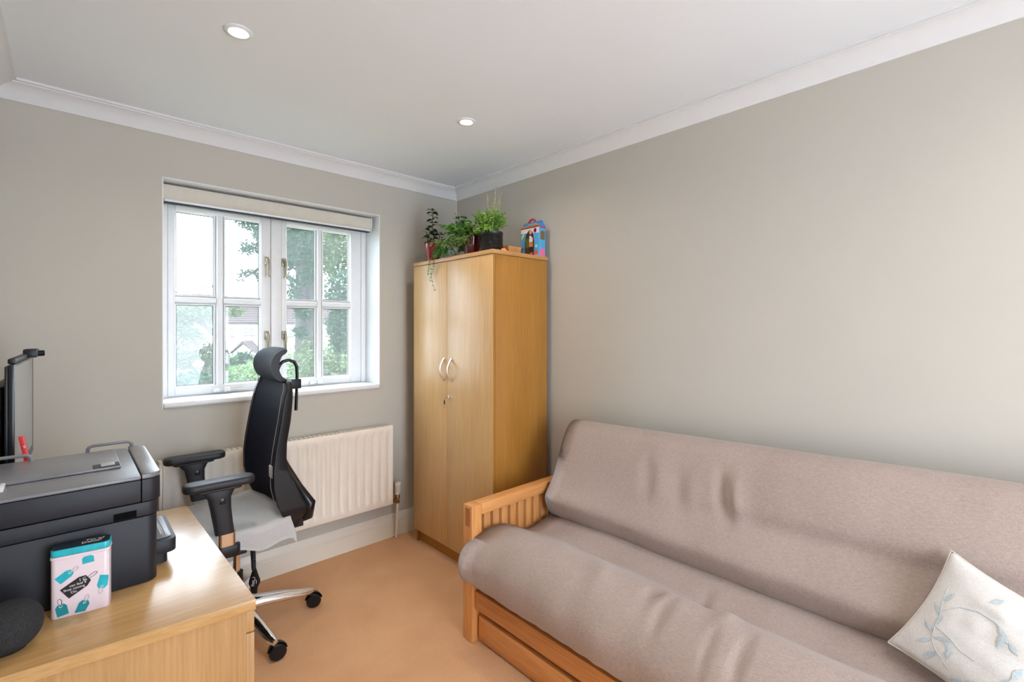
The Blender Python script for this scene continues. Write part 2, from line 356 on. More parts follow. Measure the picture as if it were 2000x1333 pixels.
# downlights
M['lens'] = emit('lit_lamp_lens', (1, .96, .86), 9)
def downlight(x, y, label):
    t = thing('ceiling_downlight', label, 'light', (x, y, H), 'recessed spotlights in the ceiling')
    b = B(); lathe(b, [(.043, .0), (.0435, -.003), (.040, -.006), (.031, -.0065), (.027, -.001), (.0265, .004), (.043, .004)], (x, y, H)); obj('trim_ring', b, 'white', t)
    b = B(); lathe(b, [(.0262, -.0005), (.022, -.003), (.010, -.0045), (.001, -.005), (.001, .002), (.0262, .002)], (x, y, H)); obj('lamp_lens', b, 'lens', t)
    area('bulb', (x, y, H-.012), (0, 0, 0), .05, .05, DOWN_E, DOWN_C, t, 'DISK', 150)
downlight(.415, 1.782, 'lit recessed ceiling spotlight nearer the left of the room, in front of the window')
downlight(1.397, 1.808, 'lit recessed ceiling spotlight near the corner above the cupboard')
for x in (.415, 1.397):
    area('bulb_rear', (x, -.55, H-.012), (0, 0, 0), .05, .05, DOWN_E, DOWN_C, None, 'DISK', 150)

# ------------------------------------------------------------------ radiator
t = thing('radiator', 'cream panel radiator with vertical grooves on the wall under the window', 'radiator', (.91, 2.72, .24))
RX0, RX1, RZ0, RZ1, RY = .318, 1.500, .240, .744, 2.700
bm = B()
xs = []; n = 23; pitch = (RX1-RX0)/n
for k in range(n):
    c = RX0+pitch*(k+.5)
    for dx, dp in ((-.0135, 0), (-.0085, 1), (.0085, 1), (.0135, 0)): xs.append((c+dx, dp))
xs = [(RX0, 0)]+xs+[(RX1, 0)]
rows = [(RZ0-.0, .012, 0), (RZ0+.002, .003, 0), (RZ0+.012, 0, 0), (.278, 0, 0), (.290, 0, 1), (.694, 0, 1), (.706, 0, 0), (RZ1-.010, 0, 0), (RZ1-.002, .003, 0), (RZ1, .012, 0)]
grid(bm, len(xs), len(rows), lambda i, j: (xs[i][0], RY+rows[j][1]+.008*xs[i][1]*rows[j][2], rows[j][0])); obj('front_panel', bm, 'radiator', t, smooth=50)
bm = B(); box(bm, RX0+.004, RX1-.004, RY+.013, RY+.022, RZ0+.004, RZ1-.004); box(bm, RX0+.006, RX1-.006, RY+.056, RY+.066, RZ0+.004, RZ1-.004); obj('rear_panel', bm, 'radiator', t)
for x0, x1 in ((RX0-.014, RX0), (RX1-.001, RX1+.002)):
    bm = B(); box(bm, x0, x1, RY+.006, RY+.070, RZ0+.004, RZ1-.006, .002); obj('side_cover', bm, 'radiator', t)
bm = B()
for k in range(46): box(bm, RX0+.012+k*.0255, RX0+.028+k*.0255, RY+.014, RY+.066, RZ1-.006, RZ1-.002)
obj('top_grille', bm, 'radiator', t, smooth=0, kind='stuff')
for x0 in (RX0+.1, RX1-.14):
    bm = B(); box(bm, x0, x0+.04, RY+.066, YF-.001, .3, .7); obj('wall_bracket', bm, 'radiator', t)
v = B(); lathe(v, [(.010, .287), (.017, .290), (.018, .300), (.0205, .302), (.0215, .335), (.0205, .352), (.022, .358), (.020, .364), (.001, .366)], (1.547, 2.725, 0), 20); vo = obj('thermostatic_valve', v, 'trim', t, label='white ribbed thermostat knob on brass valve')
v = B()
for k in range(20):
    a = 2*pi*k/20; tube(v, [(1.547+.0208*cos(a), 2.725+.0208*sin(a), .306), (1.547+.0212*cos(a), 2.725+.0212*sin(a), .348)], .0014, 5)
obj('valve_rib', v, 'grey', vo, kind='stuff')
v = B(); lathe(v, [(.012, .232), (.014, .236), (.014, .244), (.010, .247), (.010, .258), (.015, .262), (.015, .274), (.010, .287)], (1.547, 2.725, 0), 8); tube(v, [(1.547, 2.725, .253), (1.500, 2.725, .253)], .010, 8); obj('valve_body', v, plain('tarnished_brass', (.30, .16, .07), .35, .9, var=.2), vo)
v = B(); tube(v, [(1.547, 2.725, .232), (1.546, 2.727, .16), (1.544, 2.74, .006)], .0085, 10); obj('supply_pipe', v, 'trim', t)

# ------------------------------------------------------------------ cupboard
CX0, CX1, CY0, CY1, CT = 1.610, 2.028, 1.858, 2.632, 1.775
t = thing('office_cupboard', 'tall beech two-door cupboard with plants on top in the corner', 'cupboard', (1.82, 2.245, 0))
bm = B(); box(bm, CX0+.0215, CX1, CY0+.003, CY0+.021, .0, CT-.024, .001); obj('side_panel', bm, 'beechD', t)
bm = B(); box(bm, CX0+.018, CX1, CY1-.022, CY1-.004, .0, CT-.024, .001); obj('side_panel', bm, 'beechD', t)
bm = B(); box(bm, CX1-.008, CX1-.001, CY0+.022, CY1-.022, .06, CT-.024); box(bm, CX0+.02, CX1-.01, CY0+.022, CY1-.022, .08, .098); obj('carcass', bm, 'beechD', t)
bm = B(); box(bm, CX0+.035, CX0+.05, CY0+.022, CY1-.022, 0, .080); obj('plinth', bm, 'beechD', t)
bm = B(); box(bm, CX0-.004, CX1+.002, CY0-.003, CY1+.003, CT-.022, CT, .0015); obj('top_panel', bm, 'beechY', t)
ymid = 2.268
for (y0, y1, hy) in ((CY0, ymid-.0012, ymid-.042), (ymid+.0012, CY1, ymid+.030)):
    bm = B(); box(bm, CX0, CX0+.0175, y0, y1, .082, CT-.0245, .001); d = obj('door', bm, 'beechZ', t)
    b = B(); pts = []
    for k in range(15):
        u = k/14; pts.append((CX0+.001-.030*sin(pi*u), hy, 1.052+.132*u))
    tube(b, pts, [.0062-.0022*sin(pi*k/14) for k in range(15)], 10); lathe(b, [(.0075, -.004), (.0075, .001)], (CX0-.001, hy, 1.055), 12, Matrix.Rotation(-pi/2, 4, 'Y')); lathe(b, [(.0075, -.004), (.0075, .001)], (CX0-.001, hy, 1.181), 12, Matrix.Rotation(-pi/2, 4, 'Y')); obj('door_handle', b, 'metal', d)
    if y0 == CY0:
        b = B(); box(b, CX0+.0012, CX0+.0165, CY0-.0006, CY0+.0004, .084, CT-.026); obj('shaded_edge_strip', b, 'beechD', d, smooth=0)  # darker strip paints the shade on the door edge beside the gap
        b = B(); lathe(b, [(.011, 0), (.011, .004), (.009, .006), (.002, .0065)], (CX0, ymid-.022, .957), 18, Matrix.Rotation(-pi/2, 4, 'Y')); obj('lock', b, 'chrome', d)
t = thing('cupboard_key', 'small key with black fob hanging in the lock of the beech cupboard door', 'key', (CX0, ymid-.022, .957))
bm = B(); box(bm, CX0-.034, CX0-.0066, ymid-.0228, ymid-.0212, .954, .9615, .0004); obj('key_blade', bm, 'chrome', t)
bm = B(); tube(bm, [(CX0-.033, ymid-.022, .955), (CX0-.034, ymid-.022, .945)], .0012, 6); tube(bm, [(CX0-.034, ymid-.022, .945), (CX0-.034, ymid-.022, .942), (CX0-.034, ymid-.022, .924), (CX0-.034, ymid-.022, .922)], [.002, .0038, .0038, .002], 8); obj('key_fob', bm, 'black', t)
bm = B(); tube(bm, [(CX0-.034, ymid-.022, .922), (CX0-.034, ymid-.022, .900)], .001, 6); obj('key_ring', bm, 'chrome', t)

# ------------------------------------------------------------------ plants on the cupboard
def leafmesh(L, Wd, fold=.15, thick=.0):
    bm = B(); n = 5; top = []; 
    A = []
    for i in range(n+1):
        u = i/n; w = Wd*.5*sin(pi*min(1, .06+u*.94))**.8 if 0 < i < n else Wd*.04
        zz = -fold*L*(u-.3)**2
        A.append([(u*L, -w, zz+w*.25), (u*L, 0, zz), (u*L, w, zz+w*.25)])
    g = [[bm.verts.new(p) for p in r] for r in A]
    for i in range(n):
        for j in range(2): bm.faces.new((g[i][j], g[i+1][j], g[i+1][j+1], g[i][j+1]))
    if thick: bmesh.ops.solidify(bm, geom=bm.faces[:], thickness=thick)
    return bm
def leaf_mat(p, d, roll=0):
    d = Vector(d).normalized(); up = Vector((0, 0, 1)) if abs(d.z) < .95 else Vector((1, 0, 0))
    m = frame3(p, d, up.cross(d)); return m @ Matrix.Rotation(roll, 4, 'X')
def add_leaf(bm, p, d, L, Wd, roll=0):
    m = leaf_mat(p, d, roll); o = [(0, 0, 0), (L*.45, Wd*.5, L*.06), (L, 0, -L*.08), (L*.45, -Wd*.5, L*.06)]
    v = [bm.verts.new(m @ Vector(q)) for q in o]; bm.faces.new((v[0], v[1], v[2])); bm.faces.new((v[0], v[2], v[3]))
def pot(name, t, x, y, z, prof, mat, soilr, soilz, ribs=0):
    b = B(); lathe(b, prof, (x, y, z), 32); p = obj('pot', b, mat, t, smooth=50)
    b = B(); lathe(b, [(soilr, soilz-.01), (soilr, soilz), (soilr*.5, soilz+.004), (.001, soilz+.005)], (x, y, z), 20); obj('soil', b, 'soil', t)
# jade plant in a red pot
jx, jy = 1.688, 2.530
t = thing('jade_plant', 'tall dark green jade plant in a glossy red pot at the window end', 'potted plant', (jx, jy, CT))
pot('pot', t, jx, jy, CT, [(.034, 0), (.036, .004), (.052, .112), (.054, .122), (.050, .123), (.047, .112), (.030, .02)], 'redpot', .047, .104)
jl = leafmesh(.044, .024, .3, .003); bmesh.ops.recalc_face_normals(jl, faces=jl.faces); jme = bpy.data.meshes.new('leaf'); jl.to_mesh(jme); jl.free(); jme.materials.append(M['jade']); jme.shade_smooth()
stems = [[(0, 0, .10), (.004, -.006, .17), (-.004, .002, .24), (.002, .004, .31), (-.002, .012, .345)], [(-.01, .018, .10), (-.016, .034, .15), (-.022, .042, .20)], [(.012, -.02, .10), (.02, -.04, .15), (.02, -.052, .19)], [(-.02, -.006, .10), (-.03, -.008, .16), (-.034, -.012, .22)]]
for si, st in enumerate(stems):
    pts = [Vector(p)+Vector((jx, jy, CT)) for p in st]
    b = B(); tube(b, pts, [.004, .0035, .003, .0025, .002][:len(pts)], 7); obj('stem', b, 'stem', t)
    nn = 13 if si == 0 else 6
    for k in range(nn):
        u = .12+.88*k/(nn-1); f = u*(len(pts)-1); i = min(int(f), len(pts)-2); p = pts[i].lerp(pts[i+1], f-i)
        a0 = k*1.6+si
        for sgn in (0, pi):
            a = a0+sgn+random.uniform(-.25, .25); el = random.uniform(-.35, .45)
            o = bpy.data.objects.new('leaf', jme); COL.objects.link(o); keepp(o, t)
            o.matrix_basis = leaf_mat(p, (cos(a)*cos(el), sin(a)*cos(el), sin(el)), random.uniform(-.4, .4)) @ Matrix.Scale(random.uniform(.85, 1.15)*(1 if si == 0 else .9)*(1.0 if u < .95 else .8), 4)
# generic bushy pot plants
def sprays(t, base, n, length, spread, leafL, leafW, mat, gap, droop, up=1.0, stem='stem', name='foliage', a0=0, a1=2*pi, lseed=0, skip=.25, pair=2):
    rnd = random.Random(lseed); fb = B(); sb = B()
    for k in range(n):
        a = rnd.uniform(a0, a1); L = length*rnd.uniform(.55, 1.1); out = spread*rnd.uniform(.2, 1.1); p0 = Vector(base)+Vector((cos(a), sin(a), 0))*rnd.uniform(0, .03)
        pts = []
        for i in range(7):
            u = i/6; pts.append(p0+Vector((cos(a)*out*u, sin(a)*out*u, L*up*u-droop*L*u*u))+Vector((rnd.uniform(-1, 1), rnd.uniform(-1, 1), rnd.uniform(-1, 1)))*.004)
        for q in pts:
            q.y = min(q.y, YF-.03); q.x = min(q.x, XR-.02)
            if q.z < CT+.004 and q.x > CX0-.012 and q.y < CY1+.01: q.z = CT+.004+rnd.uniform(0, .006)
        tube(sb, pts, [.0013]*6+[.0007], 4)
        d = 0
        for i in range(6):
            seg = pts[i+1]-pts[i]; m = max(1, int(seg.length/gap))
            for j in range(m):
                if (i+j/m)/6 < skip: continue
                p = pts[i].lerp(pts[i+1], j/m)
                for q in range(pair):
                    aa = rnd.uniform(0, 2*pi); dd = Vector((cos(aa), sin(aa), rnd.uniform(-.5, .6)))+seg.normalized()*.5
                    add_leaf(fb, p, dd, leafL*rnd.uniform(.6, 1.2), leafW*rnd.uniform(.7, 1.2), rnd.uniform(-.8, .8))
    obj('stems', sb, stem, t, kind='stuff'); obj(name, fb, mat, t, kind='stuff', smooth=0)
# trailing plant in a pale pot
px_, py_ = 1.672, 2.315
t = thing('trailing_plant', 'light green trailing plant in a pale pot spilling over the cupboard front', 'potted plant', (px_, py_, CT))
pot('pot', t, px_, py_, CT, [(.036, 0), (.040, .004), (.048, .066), (.049, .072), (.045, .072), (.042, .06), (.03, .01)], 'palepot', .042, .060)
sprays(t, (px_, py_, CT+.066), 90, .14, .13, .019, .014, 'trail', .010, 1.0, lseed=3)
sprays(t, (px_-.01, py_, CT+.07), 46, .10, .085, .018, .014, 'bushy', .010, 1.7, lseed=4, name='hanging_foliage', a0=1.8, a1=4.6)
sb = B(); fb = B(); rnd = random.Random(5)
for (ya, yb, ln) in ((py_+.10, py_+.085, .15), (py_+.11, py_+.125, .05), (py_+.06, py_+.10, .09)):
    pts = [Vector((px_, py_+.02, CT+.07)), Vector((px_-.045, (py_+ya)/2, CT+.05)), Vector((CX0-.012, ya, CT+.006)), Vector((CX0-.017, ya, CT-.03)), Vector((CX0-.016, (ya+yb)/2, CT-.03-ln*.5)), Vector((CX0-.018, yb-.03*(ln > .1), CT-.03-ln))]
    tube(sb, pts, .0009, 4)
    for i in range(5):
        for j in range(3):
            p = pts[i].lerp(pts[i+1], j/3)
            for q in range(2):
                a = rnd.uniform(0, 2*pi); add_leaf(fb, p, (-abs(cos(a))*.4-.1, sin(a), rnd.uniform(-.8, .2)), .013, .010, rnd.uniform(-.5, .5))
    add_leaf(fb, pts[-1], (-.2, -.5, -.7), .018, .012)
obj('trailing_stem', sb, 'stem', t, kind='stuff'); obj('trailing_leaves', fb, 'trail', t, kind='stuff', smooth=0)
# bushy plant in dark red pot
bx_, by_ = 1.722, 2.175
t = thing('bushy_plant', 'bushy mid green plant in a dark red pot beside the black pot', 'potted plant', (bx_, by_, CT))
pot('pot', t, bx_, by_, CT, [(.040, 0), (.042, .004), (.056, .110), (.057, .116), (.053, .116), (.05, .1), (.03, .02)], 'darkred', .050, .098)
sprays(t, (bx_, by_, CT+.105), 95, .17, .17, .027, .019, 'bushy', .012, .6, lseed=11)
sprays(t, (bx_-.02, by_+.03, CT+.11), 46, .11, .11, .022, .016, 'trail', .011, 1.5, lseed=13, name='hanging_foliage', a0=1.3, a1=4.4)
sprays(t, (bx_, by_+.07, CT+.115), 14, .17, .06, .026, .016, 'jade', .016, .1, lseed=12, name='upper_leaves')
# fern in ribbed black pot
fx_, fy_ = 1.735, 2.015
t = thing('maidenhair_fern', 'feathery bright green fern in a ribbed black pot at the near corner of the cupboard', 'potted plant', (fx_, fy_, CT))
prof = [(.052, 0), (.056, .004)]
for k in range(12): prof += [(.0615, .008+k*.009), (.0655, .0125+k*.009)]
prof += [(.066, .122), (.062, .123), (.059, .11), (.04, .02)]
pot('pot', t, fx_, fy_, CT, prof, plain('ribbed_black_ceramic', (.016, .017, .022), .38, var=.1), .058, .108)
sprays(t, (fx_, fy_+.01, CT+.115), 130, .21, .085, .017, .014, 'fern', .009, .45, lseed=21)
sprays(t, (fx_-.02, fy_+.015, CT+.115), 60, .15, .085, .016, .013, 'fern', .009, 1.0, lseed=22, name='hanging_fronds', a0=1.4, a1=4.6)
sprays(t, (fx_, fy_, CT+.12), 16, .235, .06, .012, .005, 'trail', .013, .05, lseed=23, stem='twig', name='seed_stalks', skip=.5, pair=1)

# wooden tray and toy box
bm = B(); prism(bm, [(1.862, CT+.001), (1.952, CT+.001), (1.962, CT+.066), (1.852, CT+.066)], 1, 2.005, 2.13, .004)
o = obj('wooden_tray', bm, 'pineY'); tag(o, 'shallow orange-brown wooden tray between the fern and the gift box on the cupboard', 'tray')
bm = B(); grid(bm, 7, 7, lambda i, j: (1.70+.006*i, 1.868+.009*j, CT+.002+.016*sin(pi*i/6)*sin(pi*j/6)*(1+.4*sin(i*2.1+j))))
o = obj('orange_cloth', bm, plain('orange_cloth', (.75, .22, .06), .8)); tag(o, 'small crumpled orange cloth at the near corner of the cupboard top', 'cloth')
GX0, GX1, GY0, GY1, GZ0, GZ1, GZ2 = 1.972, 2.026, 1.872, 2.018, CT, CT+.172, CT+.213
def flat(name, r, g, b, rough=.45): return plain(name, sr(r, g, b), rough, var=.03)
t = thing('gift_box', 'colourful blue house-shaped carton with red carry handle on the cupboard', 'box', (1.985, 1.945, CT))
bm = B(); box(bm, GX0, GX1, GY0, GY1, GZ0, GZ1, .001); obj('box_body', bm, flat('box_blue_card', 80, 165, 215), t)
xm = (GX0+GX1)/2
bm = B(); prism(bm, [(GX0-.003, GZ1), (xm, GZ2), (GX1+.003, GZ1)], 1, GY0-.002, GY1+.002); obj('box_roof', bm, flat('box_roof_card', 70, 130, 205), t)
def roofp(u, v):   # u along the ridge, v 0 eave .. 1 ridge, on the room side
    return Vector((GX0-.0035+(xm-GX0+.003)*v, GY0-.002+(GY1-GY0+.004)*u, GZ1+(GZ2-GZ1)*v+.0006))
def roofband(nm, v0, v1, u0, u1, mat):
    bm = B(); g = grid(bm, 2, 2, lambda i, j: roofp((u0, u1)[i], (v0, v1)[j])); bmesh.ops.solidify(bm, geom=bm.faces[:], thickness=.0006); obj(nm, bm, mat, t, smooth=0)
roofband('roof_stripe', 0, .16, 0, 1, flat('card_red', 205, 40, 40)); roofband('roof_stripe', .16, .30, 0, 1, flat('card_orange', 245, 175, 60)); roofband('roof_stripe', .30, .42, 0, 1, flat('card_pale_yellow', 230, 230, 170)); roofband('roof_stripe', .42, .62, 0, 1, flat('card_pale_blue', 130, 195, 225))
roofband('name_panel', .24, .72, .22, .72, flat('card_white', 235, 232, 235))
bm = B(); pts = [(xm, GY0+.052+.056*k/10, GZ2-.004+.020*max(0,sin(pi*k/10))**.6) for k in range(11)]; tube(bm, pts, .0055, 8, flat=1.0); obj('carry_handle', bm, flat('handle_red', 190, 22, 36), t)
bm = B(); box(bm, GX0+.004, GX1-.004, GY0-.003, GY0-.0015, GZ1-.004, GZ1+.003); obj('roof_stripe', bm, flat('card_red2', 205, 40, 40), t)
def front(nm, pts, mat, off=.0008, kids=None):
    bm = B(); prism(bm, pts, 0, GX0-off, GX0+.0002); return obj(nm, bm, mat, t, smooth=0)
def disc(cy, cz, ry, rz, n=14): return [(cy+ry*cos(2*pi*k/n), cz+rz*sin(2*pi*k/n)) for k in range(n)]
yy = lambda u: GY1-(GY1-GY0)*u        # u from the window end
zz = lambda v: GZ0+(GZ1-GZ0)*v
front('white_band', [(yy(0), zz(.86)), (yy(1), zz(.80)), (yy(1), zz(1)), (yy(0), zz(1))], flat('card_white2', 225, 225, 232))
front('front_window', [(yy(.22), zz(.03)), (yy(.72), zz(.02)), (yy(.74), zz(.55)), (yy(.66), zz(.86)), (yy(.48), zz(.95)), (yy(.30), zz(.82)), (yy(.21), zz(.5))], flat('dark_window_print', 70, 45, 28), .0012)
front('printed_foliage', disc(yy(.36), zz(.5), .017, .03), flat('card_leaf_green', 92, 100, 50), .0016)
dk = flat('doll_dark', 30, 34, 48); sk = flat('doll_skin', 225, 160, 140)
for nm, pts, mt in (('printed_head', disc(yy(.55), zz(.86), .011, .013), sk), ('printed_hair', disc(yy(.64), zz(.74), .008, .012), flat('hair_brown', 80, 40, 24)), ('printed_top', [(yy(.47), zz(.52)), (yy(.66), zz(.52)), (yy(.66), zz(.74)), (yy(.48), zz(.74))], flat('doll_white', 226, 220, 225)), ('printed_skirt', [(yy(.46), zz(.36)), (yy(.68), zz(.36)), (yy(.66), zz(.53)), (yy(.47), zz(.53))], flat('doll_orange', 205, 130, 55)), ('printed_legs', [(yy(.5), zz(.17)), (yy(.68), zz(.17)), (yy(.68), zz(.36)), (yy(.48), zz(.36))], dk), ('printed_socks', [(yy(.52), zz(.07)), (yy(.66), zz(.07)), (yy(.66), zz(.17)), (yy(.52), zz(.17))], flat('socks_red', 205, 80, 50)), ('printed_flower', disc(yy(.70), zz(.62), .006, .007), flat('flower_red', 205, 30, 60)), ('printed_ring', disc(yy(.80), zz(.90), .011, .014), flat('ring_red', 205, 40, 60)), ('printed_ring', disc(yy(.80), zz(.90), .006, .008), flat('ring_white', 220, 225, 235)), ('printed_star', disc(yy(.86), zz(.36), .009, .010, 10), flat('star_pale', 175, 220, 235)), ('printed_ball', disc(yy(.85), zz(.15), .012, .014), flat('ball_orange', 230, 85, 35)), ('printed_flower', disc(yy(.10), zz(.33), .006, .007), flat('flower_plum', 120, 40, 90)), ('printed_base', [(yy(.05), zz(.01)), (yy(.30), zz(.01)), (yy(.28), zz(.09)), (yy(.08), zz(.10))], flat('pink_base', 235, 150, 175)), ('printed_base', [(yy(.62), zz(.01)), (yy(.98), zz(.01)), (yy(.98), zz(.08)), (yy(.66), zz(.06))], flat('pink_base2', 235, 165, 185)), ('printed_stick', [(yy(.03), zz(.66)), (yy(.16), zz(.78)), (yy(.18), zz(.90)), (yy(.04), zz(.74))], flat('stick_yellow', 235, 220, 140))):
    front(nm, pts, mt, .002)
bm = B(); prism(bm, [(GX0+.012, CT+.10), (GX1-.008, CT+.10), (GX1-.008, CT+.148), (GX0+.02, CT+.152), (GX0+.012, CT+.14)], 1, GY0-.0012, GY0+.0002); obj('side_window', bm, flat('side_window_print', 120, 95, 55), t, smooth=0)
bm = B(); prism(bm, [(GX0+.006, CT+.002), (GX1-.004, CT+.002), (GX1-.008, CT+.045), (GX0+.014, CT+.05)], 1, GY0-.0012, GY0+.0002); obj('printed_flower', bm, flat('side_pink', 232, 110, 160), t, smooth=0)

# ------------------------------------------------------------------ futon sofa
sofa = thing('futon_sofa', 'wooden slatted futon sofa with thick taupe mattress along the right wall', 'sofa', (1.66, .6, 0))
def sofa_arm(y0, y1):
    b = B(); box(b, 1.266, 1.322, y0, y1, 0, .5885, .003); obj('front_post', b, 'pineZ', sofa)
    b = B(); box(b, 1.93, 1.98, y0, y1, 0, .5405, .003); obj('rear_post', b, 'pineZ', sofa)
    b = B(); box(b, 1.322, 2.0, y0, y1, .541, .5885, .004); obj('arm_rail', b, 'pineX', sofa)
    b = B(); box(b, 1.322, 1.93, y0+.01, y1-.01, .14, .22, .003); obj('lower_rail', b, 'pineX', sofa)
    for k in range(11):
        x = 1.353+.0533*k
        b = B(); box(b, x, x+.037, (y0+y1)/2-.010, (y0+y1)/2+.010, .22, .541, .002); obj('slat', b, 'pineZ', sofa)
    b = B(); box(b, 1.264, 1.268, y0+.012, y1-.020, .50, .578); obj('dovetail_joint', b, wood('end_grain', (.34, .12, .03), (.50, .21, .07), 0, .4), sofa)
sofa_arm(1.600, 1.663); sofa_arm(-.563, -.500)
b = B(); box(b, 1.280, 1.305, -.50, 1.598, .148, .226, .003); obj('seat_rail', b, 'pineY', sofa)
b = B(); box(b, 1.305, 1.90, -.49, 1.59, .170, .222, .002); obj('seat_platform', b, 'pineY', sofa)
b = B(); box(b, 1.294, 1.320, -.49, 1.588, .012, .116, .003); dr = obj('drawer', b, 'pineY', sofa)
b = B(); box(b, 1.321, 1.88, -.485, 1.583, .02, .11); obj('drawer_box', b, 'pineX', dr)
b = B(); prism(b, [(1.79, .23), (1.82, .23), (1.99, .84), (1.96, .84)], 1, -.49, 1.54); obj('back_frame', b, 'pineY', sofa)
def spline(pts, n):
    """closed Catmull-Rom resampled to n points"""
    out = []; m = len(pts)
    for k in range(n):
        f = k/n*m; i = int(f); u = f-i
        p0, p1, p2, p3 = (Vector(pts[(i+d) % m]) for d in (-1, 0, 1, 2))
        out.append(.5*((2*p1)+(p2-p0)*u+(2*p0-5*p1+4*p2-p3)*u*u+(3*p1-p0-3*p2+p3)*u**3))
    return out
def nz(x, y, z, s, o=0): return noise.noise(Vector((x*s+o, y*s+o*.7, z*s)))
def loft(prof, y0, y1, n, m, endr, disp):
    """cross-section (x,z) swept from y0 to y1 with rounded ends; disp(p, c, s) moves a point"""
    sec = spline(prof, n); c = sum(sec, Vector((0, 0)))/n
    st = []
    q = 10
    for k in range(q): a = pi/2*k/(q-1); st.append((y0+endr*(1-sin(a)), .10+.90*max(0,1-(1-sin(a))**2)**.5 if k else .10))
    for k in range(1, m): st.append((y0+endr+(y1-y0-2*endr)*k/m, 1))
    for k in range(q): a = pi/2*(1-k/(q-1)); st.append((y1-endr*(1-sin(a)), .10+.90*max(0,1-(1-sin(a))**2)**.5 if k < q-1 else .10))
    bm = B()
    def f(i, j):
        y, s = st[j]; e = sec[i]
        # at the ends shrink towards the section's inner skeleton, not its centre
        sk = Vector((max(min(e.x, disp.x1), disp.x0), disp.mid(e.x)))
        if disp.vert: sk = Vector((disp.mid(e.y), max(min(e.y, disp.x1), disp.x0)))
        p2 = sk+(e-sk)*s
        return disp(Vector((p2.x, y, p2.y)), s)
    g = grid(bm, n, len(st), f, True)
    bm.faces.new([r[0] for r in g]); bm.faces.new([r[-1] for r in g][::-1]); return bm
class SeatD:
    x0, x1, vert = 1.33, 1.66, False
    def mid(self, x): return .335
    def __call__(self, p, s):
        x, y, z = p
        top = sstep(.34, .42, z); fr = sstep(1.36, 1.26, x)
        # long soft roll and hollows
        dz = top*(.008*nz(x*.6, y, 0, 2.2, 3)*sstep(1.5, 1.2, y)+.004*nz(x, y, 0, 6, 1))
        # pinch where the tufting pulls in
        d2 = ((x-1.53)/.06)**2+((y-.69)/.085)**2; dz += top*.010*math.exp(-((x-1.40)/.07)**2)*sstep(1.5, 1.1, y); dz -= top*.050*math.exp(-d2)
        d2 = ((x-1.44)/.09)**2+((y-.80)/.022)**2; dz -= top*.030*math.exp(-d2)
        d2 = ((x-1.60)/.05)**2+((y-.74)/.018)**2; dz -= top*.026*math.exp(-d2)
        d2 = ((x-1.43)/.07)**2+((y-.58)/.03)**2; dz += top*.016*math.exp(-d2)
        for (cx, cy, w, a) in ((1.33, .74, .018, .014), (1.30, .50, .016, .012), (1.28, .58, .012, .009), (1.36, .99, .05, -.012)):
            d2 = ((x-cx-.5*(y-cy))/.07)**2+((y-cy)/w)**2; dz -= top*a*math.exp(-d2)
        # valley deepens away from the arm
        dz -= top*.020*math.exp(-((x-1.61)/.055)**2)*sstep(1.45, 1.15, y)
        # left end corner sags
        e = sstep(1.25, 1.57, y); dz -= top*.018*e
        low = sstep(.36, .27, z)*fr
        dx = fr*(.006*nz(0, y, z, 7, 9)+low*.005*nz(0, y, z*.3, 22, 4)+.0035*nz(0, y, z*.25, 14, 8))
        yy = y+.036*sstep(1.31, 1.225, x)*sstep(1.35, 1.57, y)
        return Vector((x+dx, yy, z+dz))
seatp = [(1.262, .262), (1.228, .290), (1.214, .345), (1.222, .405), (1.262, .460), (1.33, .492), (1.42, .494), (1.50, .468), (1.57, .435), (1.63, .430), (1.70, .442), (1.77, .450), (1.83, .425), (1.83, .30), (1.74, .245), (1.60, .232), (1.45, .232), (1.32, .240)]
b = loft(seatp, -.49, 1.590, 110, 190, .085, SeatD()); sm = obj('seat_mattress', b, 'futon', sofa, smooth=180)
class BackD:
    x0, x1, vert = .50, .83, True
    def mid(self, z): return 1.80+(z-.45)*.42
    def __call__(self, p, s):
        x, y, z = p
        z += sstep(.6, .9, z)*(.000+.046*(1.55-y)/1.55)
        fr = sstep(.03, -.03, x-(1.80+(z-.45)*.40))
        dx = .010*nz(y, z, 0, 2.5, 5)+.004*nz(y, z, 1, 7, 2)
        # long horizontal hollow that deepens towards the near end
        dx += .030*math.exp(-((z-.64-.02*(1-y))/.045)**2)*sstep(1.25, .3, y)-.018*math.exp(-((z-.54)/.04)**2)
        for (cy, cz, w, h, a) in ((1.075, .72, .028, .08, .012), (.93, .70, .03, .07, .010), (.765, .745, .022, .06, .020), (.745, .68, .03, .05, .012)):
            dx += a*math.exp(-((y-cy-.15*(z-cz))/w)**2-((z-cz)/h)**2); dx -= a*.6*math.exp(-((y-cy+.055)/w)**2-((z-cz)/h)**2)
        return Vector((x+dx*fr, y, z))
backp = [(1.775, .425), (1.736, .452), (1.716, .500), (1.728, .560), (1.770, .640), (1.806, .720), (1.842, .800), (1.876, .855), (1.915, .880), (1.965, .878), (1.995, .845), (1.985, .78), (1.95, .68), (1.915, .58), (1.88, .50), (1.83, .425)]
b = loft(backp, -.49, 1.575, 96, 150, .06, BackD()); bmz = obj('back_mattress', b, 'futon', sofa, smooth=180)
b = B(); tube(b, [(1.80+.42*(z-.45)+.012*sin(z*60), 1.572+.004*sin(z*45), z) for z in [.44+.012*k for k in range(30)]], .0035, 6); obj('piping', b, 'piping', bmz)
b = B(); tube(b, [(1.242+.003*sin(k), 1.600+.012*sin(pi*k/9), .30+.010*k) for k in range(10)], .003, 6); obj('piping', b, 'futon', sm)

